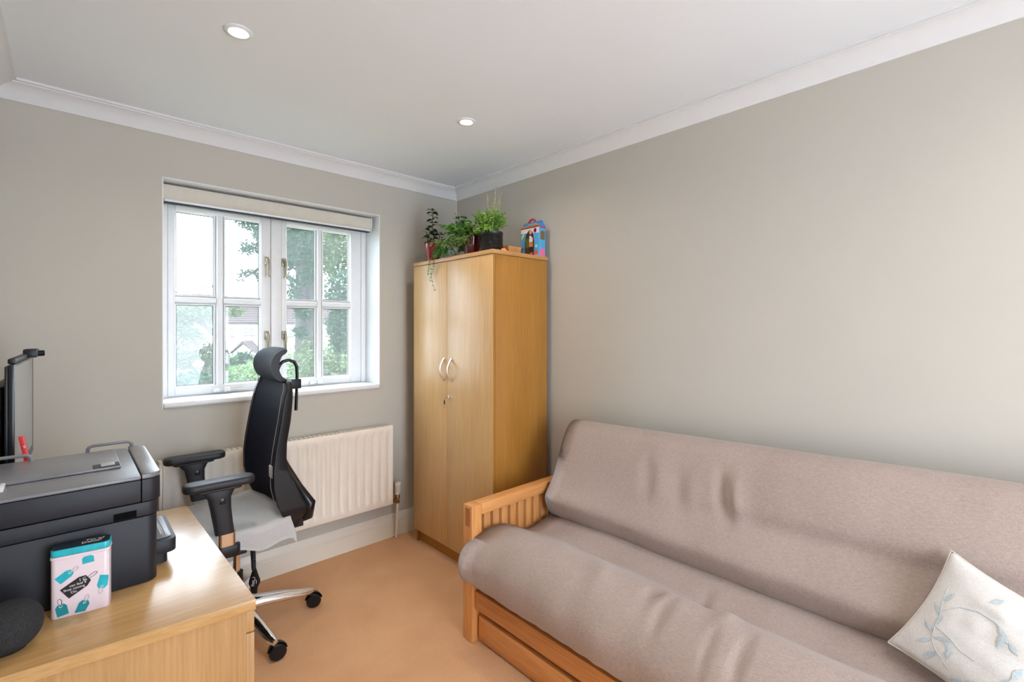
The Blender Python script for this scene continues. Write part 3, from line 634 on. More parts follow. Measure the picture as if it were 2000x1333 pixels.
# scatter cushion
Lc = Vector((1.664, .240, .487)); e1 = Vector((.115, -.112, .238)); e1 = e1.normalized()
e2 = Vector((-.33, -.88, -.22)); e2 = (e2-e1*e2.dot(e1)).normalized(); CS = .31
nrm = e1.cross(e2); nrm = nrm if nrm.x < 0 else -nrm
def cush(u, v, side):
    # u,v in 0..1 ; edges bow inwards, corners point out
    a, c = 2*u-1, 2*v-1
    pin = .10
    a2 = a*(1-pin*(1-c*c)); c2 = c*(1-pin*(1-a*a))
    th = .050*max(0,(1-a**2)*(1-c**2))**.42
    w = .0035*nz(u, v, side, 7, 4)+.006*math.exp(-((a-.55)/.12)**2-((c+.3-.5*a)/.3)**2)
    return Lc+e1*CS*(a2+1)/2+e2*CS*(c2+1)/2+nrm*side*(th+w*min(1, th*60))
t = thing('scatter_cushion', 'small off-white cushion embroidered with pale blue leaf sprigs on the sofa', 'cushion', Lc)
b = B()
for sd in (1, -1): grid(b, 41, 41, lambda i, j: cush(i/40, j/40, sd))
bmesh.ops.remove_doubles(b, verts=b.verts[:], dist=.0004); obj('cushion_cover', b, 'cushion', t, smooth=180)
b = B(); loop = [(k/24, 0) for k in range(24)]+[(1, k/24) for k in range(24)]+[(1-k/24, 1) for k in range(24)]+[(0, 1-k/24) for k in range(25)]
tube(b, [cush(u, v, 0) for u, v in loop], .0024, 6, cap=False); obj('piping', b, 'piping', t)
def surf(u, v, off=.0007): return cush(u, v, 1)+nrm*off
def sprig(stem, leaves):
    b = B(); pts = [surf(*p) for p in stem]; tube(b, pts, .0011, 5)
    for (u, v, ang, L, Wd) in leaves:
        n = 7; ring = []
        f = lambda s, w: surf(u+cos(ang)*L*s-sin(ang)*w, v+sin(ang)*L*s+cos(ang)*w, .0012)
        top = [f(k/n, Wd*sin(pi*k/n)) for k in range(n+1)]; bot = [f(k/n, -Wd*sin(pi*k/n)) for k in range(1, n)]
        mid = [b.verts.new(f(k/n, 0)+nrm*.0006) for k in range(n+1)]; tv = [mid[0]]+[b.verts.new(p) for p in top[1:-1]]+[mid[-1]]; bv = [mid[0]]+[b.verts.new(p) for p in bot]+[mid[-1]]
        for k in range(n):
            for (A, C) in ((tv, mid), (mid, bv)):
                q = list(dict.fromkeys((A[k], A[k+1], C[k+1], C[k])))
                if len(q) > 2: b.faces.new(q)
    obj('embroidered_sprig', b, 'embroid', t, smooth=60)
# u: left corner -> top corner, v: left/top edge -> away along the seat
sprig([(.10, .42), (.17, .30), (.24, .23), (.34, .20), (.46, .18), (.58, .14), (.70, .12)], [(.17, .30, 3.6, .14, .020), (.24, .23, 3.9, .13, .016), (.26, .22, 1.1, .15, .018), (.36, .19, .0, .12, .014), (.46, .18, 5.4, .12, .018), (.58, .14, .35, .13, .016), (.30, .20, 5.2, .10, .018)])
sprig([(.50, .17), (.62, .26), (.68, .38), (.68, .50), (.64, .58)], [(.64, .57, 3.0, .15, .022), (.67, .52, 2.3, .14, .024), (.60, .62, 2.2, .10, .02), (.80, .40, .6, .11, .018)])
sprig([(.36, .20), (.34, .32), (.30, .42), (.30, .52)], [(.30, .30, 2.2, .12, .022), (.26, .36, 3.0, .10, .016)])
sprig([(.05, .72), (.18, .70), (.28, .72), (.36, .74)], [(.34, .72, 3.2, .15, .02), (.36, .74, .2, .12, .024), (.22, .71, 1.3, .13, .024), (.12, .71, 4.7, .12, .02)])
sprig([(.10, .95), (.26, .92), (.38, .90)], [(.38, .90, 6.1, .15, .022), (.24, .92, 1.2, .12, .022), (.60, .80, 1.2, .14, .02), (.52, .96, 5.8, .14, .02)])
sprig([(.02, .44), (.05, .50), (.07, .58)], [(.04, .44, 1.3, .12, .03), (.06, .52, .7, .10, .03), (.05, .50, 2.5, .08, .03)])

# ------------------------------------------------------------------ drawer pedestal and desk
t = thing('drawer_pedestal', 'light oak drawer pedestal under the printer in the left foreground', 'drawer unit', (.05, 1.62, 0))
PT = [(-.225, 1.272), (.319, 1.214), (.307, 2.015), (-.225, 2.075)]
b = B(); prism(b, PT, 2, .704, .730, .0015); obj('worktop', b, 'oakX', t)
b = B(); prism(b, [(-.215, 1.283), (.302, 1.228), (.302, 1.246), (-.215, 1.301)], 2, .0, .7035); obj('side_panel', b, 'oakZ', t)
b = B(); prism(b, [(-.215, 2.035), (.290, 1.98), (.290, 1.998), (-.215, 2.053)], 2, .0, .7035); obj('side_panel', b, 'oakZ', t)
b = B(); box(b, -.222, -.207, 1.30, 2.04, .0, .7035); obj('back_panel', b, 'oakZ', t)
for z0, z1 in ((.650, .702), (.345, .647), (.04, .342)):
    b = B(); prism(b, [(.3025, 1.2285), (.3185, 1.2265), (.3065, 1.998), (.2905, 2.0)], 2, z0, z1, .001); d = obj('drawer', b, 'oakZ', t)
t = thing('desk', 'narrow light oak desk behind the printer carrying the monitor', 'desk', (-.02, 2.4, 0))
b = B(); box(b, -.225, .17, 2.085, 2.765, .704, .730, .0015); obj('worktop', b, 'oakX', t)
for y in (2.10, 2.73):
    b = B(); box(b, -.21, .15, y, y+.02, 0, .704); obj('leg_panel', b, 'oakZ', t)

# printer
t = thing('printer', 'large black multifunction printer with paper tray on the oak pedestal', 'printer', (.0, 1.65, .73))
def rrect(x0, x1, y0, y1, r, corners=(1, 1, 1, 1), n=6):
    pts = []
    for (cx, cy, a, k) in ((x1-r, y0+r, -pi/2, 0), (x1-r, y1-r, 0, 1), (x0+r, y1-r, pi/2, 2), (x0+r, y0+r, pi, 3)):
        if corners[k]:
            pts += [(cx+r*cos(a+pi/2*i/n), cy+r*sin(a+pi/2*i/n)) for i in range(n+1)]
        else: pts.append((cx+r*(1 if k in (0, 1) else -1), cy+r*(-1 if k in (0, 3) else 1)))
    return pts
PX0, PX1, PY0, PY1 = -.222, .168, 1.476, 1.862
b = B(); prism(b, rrect(PX0, PX1-.004, PY0+.002, PY1-.002, .026, (1, 1, 0, 0)), 2, .731, .8955, .002); lb = obj('lower_body', b, 'printer', t, smooth=30)
b = B(); prism(b, rrect(PX0, PX1-.002, PY0+.001, PY1-.001, .026, (1, 1, 0, 0)), 2, .8975, .931, .001); obj('middle_body', b, 'printer', t, smooth=30)
b = B(); prism(b, rrect(.078, .128, PY0-.0004, PY0+.02, .012, (1, 0, 0, 0)), 2, .899, .916); obj('grip_recess', b, 'darkgap2', t, smooth=30)  # near-black block paints the shade inside the hand grip
b = B(); box(b, PX0, .1305, PY0, PY1, .933, .988, .003); obj('scanner_unit', b, 'printer', t, smooth=30)
b = B(); box(b, PX0, .1305, PY0+.001, PY1-.001, .9885, .9965, .003); lid = obj('scanner_lid', b, 'printertop', t, smooth=30)
b = B(); prism(b, rrect(.132, PX1+.003, PY0-.001, PY1+.001, .030, (1, 1, 0, 0)), 2, .933, .988, .001); obj('front_bezel', b, 'printer', t, smooth=30)
b = B(); prism(b, rrect(.132, PX1+.003, PY0-.001, PY1+.001, .030, (1, 1, 0, 0)), 2, .9885, 1.001, .004); obj('bezel_top', b, 'printertop', t, smooth=30)
b = B(); box(b, PX0+.01, .100, 1.60, PY1-.03, .997, 1.004, .003); adf = obj('document_feeder', b, 'printertop', t, smooth=30)
b = B(); box(b, .045, .098, 1.605, 1.645, 1.0042, 1.0052); obj('feeder_slot', b, 'black', adf, smooth=0)
b = B(); box(b, .060, .088, 1.609, 1.640, 1.0053, 1.0085, .001); obj('paper_guide', b, 'grey', adf)
b = B(); box(b, -.115, -.107, 1.545, 1.60, .9967, 1.005, .001); obj('paper_guide', b, 'white', adf)
def arch(x0, x1, z0, z1, y):
    b = B(); pts = [(x0, y, z0), (x0, y, z1-.008), (x0+.003, y, z1-.003), (x0+.010, y, z1), (x1-.010, y, z1), (x1-.003, y, z1-.003), (x1, y, z1-.008), (x1, y, z0)]
    tube(b, pts, .0045, 8); obj('tray_hinge_loop', b, 'printertop', adf)
arch(.040, .140, .995, 1.016, PY1-.008); arch(-.215, -.075, .995, 1.022, PY1-.05)
b = B(); prism(b, rrect(.166, .172, 0, 0, 0, (0, 0, 0, 0)) if False else [(.1635, .765), (.166, .765), (.166, .815), (.1635, .815)], 1, PY0+.06, PY0+.10); obj('card_slot_cover', b, 'blackgloss', t)
b = B(); prism(b, rrect(.160, .214, 1.555, 1.785, .020, (1, 1, 0, 0)), 2, .760, .795, .003); ot = obj('output_tray', b, 'printer', t, smooth=30)
b = B(); prism(b, rrect(.160, .196, 1.570, 1.770, .015, (1, 1, 0, 0)), 2, .731, .760); obj('cassette_front', b, 'printer', ot, smooth=30)
b = B(); prism(b, rrect(.172, .204, 1.575, 1.765, .010, (1, 1, 0, 0)), 2, .7955, .7975, .0005); obj('tray_flap', b, 'printertop', ot, smooth=30)
b = B(); box(b, .182, .186, 1.60, 1.74, .7976, .799); box(b, .192, .194, 1.60, 1.74, .7976, .799); obj('flap_groove', b, 'grey', ot, smooth=0)

# sweet tin
T0 = Vector((-.030, 1.424, .7305)); T1 = Vector((.067, 1.409, .7305)); tx = (T1-T0).normalized(); ty = Vector((-tx.y, tx.x, 0)); TW = (T1-T0).length; TD = .044
TM = frame3(T0, tx, ty)     # local: x along the front, y depth, z up
t = thing('shopping_tin', 'pale pink tin printed with turquoise price tags and a teal lid by the printer', 'tin', T0)
M['tinpink'] = plain('pale_pink_tin', sr(226, 208, 214), .3, var=.02); M['tinteal'] = plain('turquoise_tin', sr(40, 175, 190), .28, var=.12, scale=60); M['tindteal'] = plain('teal_tin_print', sr(25, 135, 145), .3, var=.12, scale=60)
M['tinblack'] = plain('dark_tin_print', (.018, .016, .02), .35); M['tinnavy'] = plain('navy_tin_lid', (.012, .020, .035), .3); M['tinwhite'] = plain('white_tin_print', (.8, .8, .8), .4); M['tingrey'] = plain('grey_tin_line', (.35, .34, .36), .4)
TH = .150
b = B(); prism(b, rrect(0, TW, 0, TD, .010), 2, 0, TH-.022, .001, TM); prism(b, rrect(-.0012, TW+.0012, -.0012, TD+.0012, .010), 2, TH-.022, TH-.016, .001, TM); obj('tin_body', b, 'tinpink', t, smooth=40)
b = B(); prism(b, rrect(-.0005, TW+.0005, -.0005, TD+.0005, .010), 2, TH-.0155, TH-.001, .0015, TM); obj('tin_lid', b, 'tinteal', t, smooth=40)
b = B(); prism(b, rrect(.001, TW-.001, .001, TD-.001, .009), 2, TH-.0012, TH, .0, TM); obj('lid_top', b, 'tinnavy', t, smooth=40)
def tinface(x, z): return TM @ Vector((x, 0, z))
def tagshape(cx, cz, w, h, ang, mat, hole=True, strap=True, cut=0.28, lc='tingrey', sl=.016):
    b = B(); ca, sa = cos(ang), sin(ang)
    loc = [(-w, -h), (w, -h), (w, h*(1-cut*1.6)), (w*(1-cut*1.5), h), (-w*(1-cut*1.5), h), (-w, h*(1-cut*1.6))]
    P = [(cx+ca*x-sa*z, cz+sa*x+ca*z) for x, z in loc]; P = [(min(max(x, .0008), TW-.0008), max(z, .003)) for x, z in P]
    prism(b, P, 1, -.0005, .0003, 0, TM); o = obj('printed_tag', b, mat, t, smooth=0)
    hx, hz = cx-sa*h*.72, cz+ca*h*.72
    if hole:
        b = B(); n = 12; tube(b, [TM @ Vector((hx+.0024*cos(2*pi*k/n), -.0006, hz+.0024*sin(2*pi*k/n))) for k in range(n+1)], .0007, 4, flat=.6); obj('printed_eyelet', b, 'tinwhite', o, smooth=0)
    if strap:
        b = B(); n = 16; q = []
        for k in range(n+1):
            a = pi*2*k/n; lx = .0042*sin(a)*abs(sin(a/2)); lz = h*.72+sl*(1-cos(a))/2
            q.append(TM @ Vector((cx+ca*lx-sa*lz, -.0005, cz+sa*lx+ca*lz)))
        tube(b, q, .0005, 4); obj('printed_string', b, lc, o, smooth=0)
    return o
tagshape(.024, .090, .0085, .0145, -.95, 'tinteal'); tagshape(.062, .131-.014, .010, .008, .08, 'tinteal', False, False)
tagshape(.019, .018, .0095, .0125, .18, 'tindteal', lc='tinblack'); tagshape(.053, .014, .0095, .0135, -.35, 'tindteal'); tagshape(.088, .060, .0095, .0145, 2.9, 'tinteal')
bt = tagshape(.043, .0635, .0135, .0235, -1.0, 'tinblack', True, True, lc='tinblack', sl=.024)
for s, x, z, sz in (('I C', .0535, .0755, .0095), ('can feel a', .0450, .0675, .0074), ('Shop coming', .0390, .0598, .0068), ('On', .0385, .0520, .0080)):
    textmesh('printed_lettering', s, sz, frame3(tinface(x, z)-ty*.0009, tx*1+Vector((0, 0, .10)), Vector((0, 0, 1))), 'tinwhite', bt, .0001)
for s, x, y in (('Tin of', .072, .028), ('Denial', .068, .019)):
    textmesh('printed_lettering', s, .0125, TM @ Matrix.Translation((x, y, TH+.0002)), plain('cream_lettering', (.8, .72, .6), .5) if 'cream' not in M else 'cream', t, .0001) if False else None
M['cream'] = plain('cream_lettering', (.85, .78, .66), .5)
for s, x, y in (('Tin of', .070, .0285), ('Denial', .066, .0165)):
    textmesh('printed_lettering', s, .0135, TM @ Matrix.Translation((x, y, TH+.0002)), 'cream', t, .0001)

# smart speaker
t = thing('smart_speaker', 'dark charcoal fabric ball speaker on the pedestal at the left edge', 'speaker', (-.088, 1.355, .73))
b = B(); prof = []
for k in range(25):
    a = -pi/2+pi*k/24; prof.append((max(.052*max(cos(a), 0)**.8, .001), .046+.046*sin(a)))
prof = [p for p in prof if p[1] > .004]; lathe(b, [(.028, .002)]+prof, (-.088, 1.355, .73), 40); obj('fabric_shell', b, 'speaker', t, smooth=180)
b = B(); lathe(b, [(.022, 0), (.024, .003), (.020, .005)], (-.088, 1.355, .7305), 30); obj('base_ring', b, 'black', t)

# monitor with webcam, red ruler behind the printer
mA, mB = Vector((-.1095, 1.885, 0)), Vector((-.094, 2.440, 0)); mx_ = (mB-mA).normalized(); my_ = Vector((-mx_.y, mx_.x, 0)); MT = frame3(mA, mx_, my_); ML = (mB-mA).length  # y = behind the screen
t = thing('monitor', 'black desktop monitor seen edge-on behind the printer by the left wall', 'monitor', (-.13, 2.1, .73))
b = B(); box(b, 0, ML, 0, .012, .918, 1.262, .002, MT); obj('bezel', b, 'blackgloss', t)
b = B(); box(b, .010, ML-.062, -.0008, .0, .952, 1.256, 0, MT); obj('screen', b, plain('matt_screen', (.30, .29, .28), .30, var=.02, spec=.8), t, smooth=0)  # pale grey carries the wall's reflection in the screen colour
b = B(); box(b, .0, ML-.004, .012, .019, .930, 1.258, .003, MT); box(b, .06, ML-.06, .026, .06, .97, 1.2, .012, MT); obj('rear_cover', b, 'black', t)
b = B(); box(b, ML/2-.03, ML/2+.03, .045, .062, .74, 1.0, .004, MT); obj('stand', b, 'black', t)
b = B(); box(b, ML/2-.02, ML/2+.14, -.04, .10, .7305, .742, .003, MT); obj('stand_base', b, 'black', t)
t = thing('webcam', 'small black bar webcam clipped to the top edge of the monitor', 'webcam', MT @ Vector((.3, 0, 1.262)))
b = B(); box(b, .03, .46, .0, .016, 1.2625, 1.277, .003, MT); obj('clip_bar', b, 'black', t)
b = B(); box(b, .36, .44, -.022, .012, 1.264, 1.292, .004, MT); obj('camera_body', b, 'black', t)
b = B(); lathe(b, [(.010, 0), (.010, .014), (.008, .016), (.001, .014)], MT @ Vector((.40, -.022, 1.277)), 16, frame3((0, 0, 0), mx_, Vector((0, 0, 1)))); obj('lens', b, 'blackgloss', t)
b = B(); box(b, .05, .30, .004, .010, 1.2600, 1.2640, 0, MT); obj('light_strip', b, 'grey', t)
RT = frame3((-.043, 1.93, .7325), Vector((1, 0, .173)), Vector((-.173, 0, 1)))
b = B(); prism(b, [(-.0060, 0), (.0060, 0), (.0060, .328), (-.0060, .328)], 2, -.0020, .0020, .0008, RT); t = obj('red_ruler', b, 'red'); tag(t, 'bright red flat stick with white lettering leaning upright behind the printer', 'ruler')
textmesh('printed_lettering', 'us', .009, RT @ frame3((.002, .297, .0022), (0, -1, 0), (1, 0, 0)), 'tinwhite', t, .0001)

# ------------------------------------------------------------------ office chair
ch = thing('office_chair', 'black mesh office chair with headrest and chrome star base facing the desk', 'chair', (.548, 2.387, 0))
bc = Vector((.548, 2.387, 0))
star = [-.11+2*pi/5*k for k in range(5)]
for k, a in enumerate(star):
    a = a-.0; d = Vector((cos(a), sin(a), 0)); n_ = Vector((-d.y, d.x, 0))
    b = B(); prof = [(.03, .118, .034, .030), (.10, .112, .028, .026), (.20, .098, .022, .022), (.28, .083, .018, .016), (.312, .078, .015, .014), (.328, .076, .010, .012)]
    rings = []
    for (r, z, w, h) in prof:
        c = bc+d*r+Vector((0, 0, z)); rings.append([b.verts.new(c+n_*w*sx+Vector((0, 0, h*sz))) for sx, sz in ((-1, -.6), (-1, .35), (-.55, .85), (.55, .85), (1, .35), (1, -.6), (.5, -1), (-.5, -1))])
    for i in range(len(rings)-1):
        for j in range(8): b.faces.new((rings[i][j], rings[i][(j+1) % 8], rings[i+1][(j+1) % 8], rings[i+1][j]))
    b.faces.new(rings[0][::-1]); b.faces.new(rings[-1]); tube(b, [bc+d*.314+Vector((0, 0, .075)), bc+d*.314+Vector((0, 0, .050))], .009, 10)
    obj('base_leg', b, 'chrome', ch, smooth=50)
    sw = [-.30, 1.4, 2.4, .6, -.12][k]; wd = Vector((cos(sw), sin(sw), 0)); wn = Vector((-wd.y, wd.x, 0)); wc = bc+d*.314+wd*.014+Vector((0, 0, .0335))
    b = B()
    for s in (-1, 1):
        Tm = frame3(wc+wn*s*.0125, wd, Vector((0, 0, 1))); lathe(b, [(.006, -.010), (.029, -.010), (.0335, -.005), (.0335, .005), (.029, .010), (.006, .010)], (0, 0, 0), 26, Tm)
    tube(b, [wc-wn*.02, wc+wn*.02], .005, 8); w = obj('castor', b, 'blackgloss', ch, smooth=40)
    b = B(); tube(b, [wc+Vector((cos(th)*wd.x, cos(th)*wd.y, sin(th)))*.0355 for th in [pi*.05+pi*.9*q/10 for q in range(11)]], .012, 8, flat=.25); obj('castor_hood', b, 'black', w)
b = B(); lathe(b, [(.045, .09), (.048, .10), (.048, .13), (.034, .142), (.030, .146)], bc, 24); obj('base_hub', b, 'chrome', ch)
b = B(); lathe(b, [(.026, .14), (.026, .27), (.020, .271)], bc, 20); obj('gas_lift_cover', b, 'black', ch)
b = B(); lathe(b, [(.0145, .268), (.0145, .42), (.01, .421)], bc, 20); obj('gas_lift', b, 'chrome', ch)
b = B(); box(b, .43, .66, 2.31, 2.46, .41, .462, .012); box(b, .46, .53, 2.14, 2.62, .445, .463, .004); obj('tilt_mechanism', b, 'black', ch)
b = B(); box(b, .22, .69, 2.165, 2.595, .462, .525, .025, seg=4); obj('seat', b, 'black', ch)
# control lever with ribbed neck
b = B(); tube(b, [(.50, 2.30, .45), (.53, 2.22, .462), (.565, 2.19, .462)], [.012, .014, .016], 10); lv = obj('adjust_lever', b, 'black', ch)
b = B(); zt = .462
pts = []; rr = []
for k in range(41):
    u = k/40; pts.append((.563+.004*u, 2.19, .455-.11*u)); rr.append(.0095-.002*u+(.0022 if k % 3 == 0 else 0))
tube(b, pts, rr, 12); lathe(b, [(.013, .0), (.018, .012), (.014, .022)], (.563, 2.19, .440), 14); obj('ribbed_neck', b, 'black', lv)
b = B(); pd = [(-.006, 0), (.007, 0), (.012, -.018), (.022, -.046), (.022, -.058), (.013, -.074), (.010, -.10), (-.012, -.10), (-.014, -.074), (-.022, -.058), (-.020, -.044), (-.012, -.018)]
PM = frame3((.568, 2.184, .348), Vector((.78, -.62, 0)), Vector((0, 0, 1))); prism(b, pd, 2, -.006, .006, .002, PM); pdo = obj('lever_paddle', b, 'black', lv)
b = B()
for seg_ in (((-.006, -.030), (.004, -.030), (.004, -.042), (.010, -.042), (.010, -.056)), ((-.010, -.062), (-.004, -.062), (-.004, -.044), (.001, -.044), (.001, -.060)), ((-.009, -.066), (.001, -.066))):
    tube(b, [PM @ Vector((x, z, .0064)) for x, z in seg_], .0009, 5)
obj('seat_symbol', b, 'white', pdo, smooth=0)
# armrests
def armrest(yc, sgn):
    b = B(); T = frame3((.43, yc, .757), Vector((.9965, -.02, 0)), Vector((.02, .9965, 0)))
    prism(b, rrect(-.122, .122, -.040, .040, .034), 2, -.017, .014, .009, T); ap = obj('armrest_pad', b, 'darkgrey', ch, smooth=50)
    b = B(); prism(b, rrect(-.085, .075, -.028, .028, .02), 2, -.026, -.017, .002, T); obj('pad_plate', b, 'black', ap, smooth=50)
    rings = []; b = B()
    for (x0, x1, w, z) in ((.355, .490, .020, .735), (.370, .478, .022, .722), (.388, .468, .022, .700), (.396, .468, .021, .66), (.406, .474, .021, .60), (.413, .480, .020, .556)):
        n = 16; xm_, hw = (x0+x1)/2, (x1-x0)/2
        rings.append([b.verts.new((xm_+hw*math.copysign(abs(cos(2*pi*k/n))**.6, cos(2*pi*k/n)), yc+w*math.copysign(abs(sin(2*pi*k/n))**.6, sin(2*pi*k/n)), z)) for k in range(n)])
    for i in range(len(rings)-1):
        for j in range(16): b.faces.new((rings[i][j], rings[i][(j+1) % 16], rings[i+1][(j+1) % 16], rings[i+1][j]))
    b.faces.new(rings[0]); b.faces.new(rings[-1][::-1]); up = obj('armrest_upright', b, 'darkgrey', ch, smooth=50)
    b = B(); box(b, .425, .445, yc-.0225, yc-.0200, .678, .700, .002); obj('height_button', b, 'blackgloss', up)
    b = B(); prism(b, rrect(.420, .486, yc-.017, yc+.017, .016), 2, .505, .557); obj('chrome_sleeve', b, 'chrome', up, smooth=40)
    b = B(); prism(b, rrect(.418, .500, yc-.022, yc+.022, .018), 2, .468, .506, .004); box(b, .44, .50, min(yc, yc-sgn*.12), max(yc, yc-sgn*.12), .452, .470, .004); obj('armrest_bracket', b, 'black', up, smooth=40)
armrest(2.125, -1); armrest(2.620, 1)
# backrest: mesh panel, moulded shell
fx = [(.48, .705), (.53, .680), (.60, .648), (.68, .629), (.76, .628), (.84, .637), (.92, .650), (1.0, .664), (1.06, .675), (1.11, .692)]
def interp(tab, z):
    for (a, x), (c, y) in zip(tab, tab[1:]):
        if z <= c: return x+(y-x)*max(0, (z-a)/(c-a))
    return tab[-1][1]
def hw(z): return .228*(1-.06*sstep(.95, 1.12, z))*(1 if z > .56 else (.80+.20*sstep(.48, .58, z)))
NZ = 30
def meshpt(i, j, off=0):
    u = -1+2*i/20; z = .485+(1.118-.485)*j/NZ
    # rounded top corners
    w = hw(z); tcut = max(0, z-1.065); w -= .020*(tcut/.053)**2 if tcut > 0 else 0
    return Vector((interp(fx, z)+.030*(1-u*u)+off, 2.368+w*u, z))
b = B(); g1 = grid(b, 21, NZ+1, lambda i, j: meshpt(i, j)); 
bmesh.ops.solidify(b, geom=b.faces[:], thickness=.006); bp_ = obj('back_mesh', b, 'mesh', ch, smooth=60)
sx_ = [(.498, .748), (.53, .768), (.575, .772), (.62, .745), (.677, .718), (.755, .688), (.806, .681), (.87, .683), (.958, .698), (1.04, .708), (1.118, .714)]
b = B()   # moulded frame round the mesh: two side rails, top and bottom rail
for s in (-1, 1):
    rings = []
    for k in range(33):
        z = .485+(1.122-.485)*k/32; w = hw(z)-(.020*((z-1.065)/.053)**2 if z > 1.065 else 0)
        xf = interp(fx, z)-.003; xb = max(interp(sx_, z), xf+.018); y0_ = 2.368+s*(w+.010); y1_ = 2.368+s*(w-.009)
        rings.append([b.verts.new(v) for v in ((xf+.004, y0_, z), (xf, y0_-s*.006, z), (xf+.004, y1_, z), (xb, y1_-s*.004, z), (xb+.002, y0_-s*.014, z), (xb-.010, y0_, z))])
    for i in range(32):
        for j in range(6): b.faces.new((rings[i][j], rings[i][(j+1) % 6], rings[i+1][(j+1) % 6], rings[i+1][j]))
    b.faces.new(rings[0]); b.faces.new(rings[-1][::-1])
def crossrail(z0, z1, dx0, dx1, w):
    n = 14; top = [[b.verts.new((interp(fx, z0)+.030*(1-(2*i/n-1)**2)+d, 2.368+w*(2*i/n-1), z)) for d, z in ((dx0, z0), (dx0, z1), (dx1, z1), (dx1, z0))] for i in range(n+1)]
    for i in range(n):
        for j in range(4): b.faces.new((top[i][j], top[i][(j+1) % 4], top[i+1][(j+1) % 4], top[i+1][j]))
    b.faces.new(top[0]); b.faces.new(top[-1][::-1])
crossrail(1.108, 1.126, .004, .026, .185); crossrail(.478, .540, .008, .060, .19)
obj('back_frame', b, 'black', ch, smooth=50)
b = B()   # spine behind the mesh with the flared lumbar loop
for s in (-1, 1):
    tube(b, [(.700, 2.368+s*.02, .80), (.726, 2.368+s*.07, .72), (.756, 2.368+s*.15, .64), (.790, 2.368+s*.205, .575), (.785, 2.368+s*.19, .525), (.75, 2.368+s*.12, .49), (.72, 2.368+s*.04, .47)], [.020, .022, .022, .024, .026, .024, .022], 12)
tube(b, [(.714, 2.368, .46), (.735, 2.368, .60), (.722, 2.368, .80), (.722, 2.368, .95), (.735, 2.368, 1.08), (.752, 2.368, 1.118)], [.035, .03, .026, .024, .022, .018], 12, flat=.6); tube(b, [(.60, 2.368, .44), (.66, 2.368, .438), (.715, 2.368, .47)], .03, 12)
obj('back_spine', b, 'blackgloss', ch, smooth=60)
b = B(); box(b, .6285, .6325, 2.160, 2.200, .722, .772, .001); obj('size_tag', b, 'white', bp_, label='small white cloth label')
b = B(); pts = [(interp(fx, z)-.004, 2.368-hw(z)+.024+(.020*((z-1.065)/.053)**2 if z > 1.065 else 0), z) for z in [.50+.62*k/30 for k in range(31)]]; tube(b, pts, .0012, 5); obj('edge_piping', b, 'grey', bp_)
# headrest: thick curved pad, C-shaped from the side
hp = [(.722, 1.272), (.700, 1.268), (.672, 1.246), (.658, 1.212), (.657, 1.178), (.670, 1.142), (.694, 1.118), (.722, 1.108), (.730, 1.116), (.706, 1.138), (.693, 1.168), (.692, 1.205), (.702, 1.240), (.722, 1.258)]
hs = spline(hp, 48); b = B(); NS = 17
def hpt(i, j):
    u = -1+2*j/(NS-1); e = hs[i]; s = 1-.10*abs(u)**4; cz_ = 1.19
    return Vector((e.x-.028*u*u*0+.030*u*u*-.35+.0, 2.368+.135*u, cz_+(e.y-cz_)*s))
g = grid(b, 48, NS, hpt, True); b.faces.new([r[0] for r in g]); b.faces.new([r[-1] for r in g][::-1])
hd = obj('headrest', b, 'headrest', ch, smooth=45)
for y0_ in (2.2325, 2.5015):
    b = B(); prism(b, [(e.x-.011, 1.19+(e.y-1.19)*.92) for e in hs], 1, y0_, y0_+.002); obj('headrest_side', b, 'black', hd, smooth=40)
b = B(); tube(b, [(.690, 2.368, 1.150), (.712, 2.368, 1.160), (.722, 2.368, 1.188), (.738, 2.368, 1.204), (.765, 2.368, 1.210), (.788, 2.368, 1.200), (.800, 2.368, 1.178), (.802, 2.368, 1.14), (.800, 2.368, 1.05), (.797, 2.368, .966)], [.011, .012, .012, .012, .012, .012, .011, .010, .0095, .0105], 10, flat=.7); hb = obj('headrest_arm', b, 'blackgloss', ch, smooth=60)
b = B(); box(b, .742, .815, 2.345, 2.391, 1.072, 1.118, .004); obj('headrest_clamp', b, 'black', hb)

# white fleece over the seat
def towel(i, j):
    nu, nv = 56, 52
    u = -.02+1.10*i/nu; v = -.20+1.38*j/nv      # u along x (front..back), v across (near..far)
    x = .215+.50*u; y = 2.150+.455*v
    top = .548+.012*nz(x, y, 0, 7, 2)+.012*sstep(.55, .70, x)-.010*((v-.5)**2)*2
    oy = max(0, -v)*.455; ox = max(0, u-.965)*.50; of = max(0, v-1)*.455
    z = top; ny = y
    if oy > 0:
        r = .022; a = min(oy/r, pi/2); z = top-r*(1-cos(a))-max(0, oy-r*pi/2)*(1.0+.25*sstep(.45, .70, x)); ny = 2.150-r*sin(a)-.004*sin(x*46)*min(1, oy*18)
        ny -= .018*sstep(.55, .72, x)*min(1, oy*12)
    if of > 0:
        r = .022; a = min(of/r, pi/2); z = top-r*(1-cos(a))-max(0, of-r*pi/2); ny = 2.605+r*sin(a)
    nx = x
    if ox > 0: z -= ox*1.2*(1-min(1, oy*9)); nx = .695+ox*.35
    hem = .010*sin(x*30)*(oy > 0)
    return Vector((nx, ny, z+hem*min(1, oy*10)))
b = B(); grid(b, 57, 53, towel); bmesh.ops.solidify(b, geom=b.faces[:], thickness=-.005)
o = obj('white_throw', b, 'towel', smooth=180); tag(o, 'white fleece throw draped over the office chair seat', 'throw')

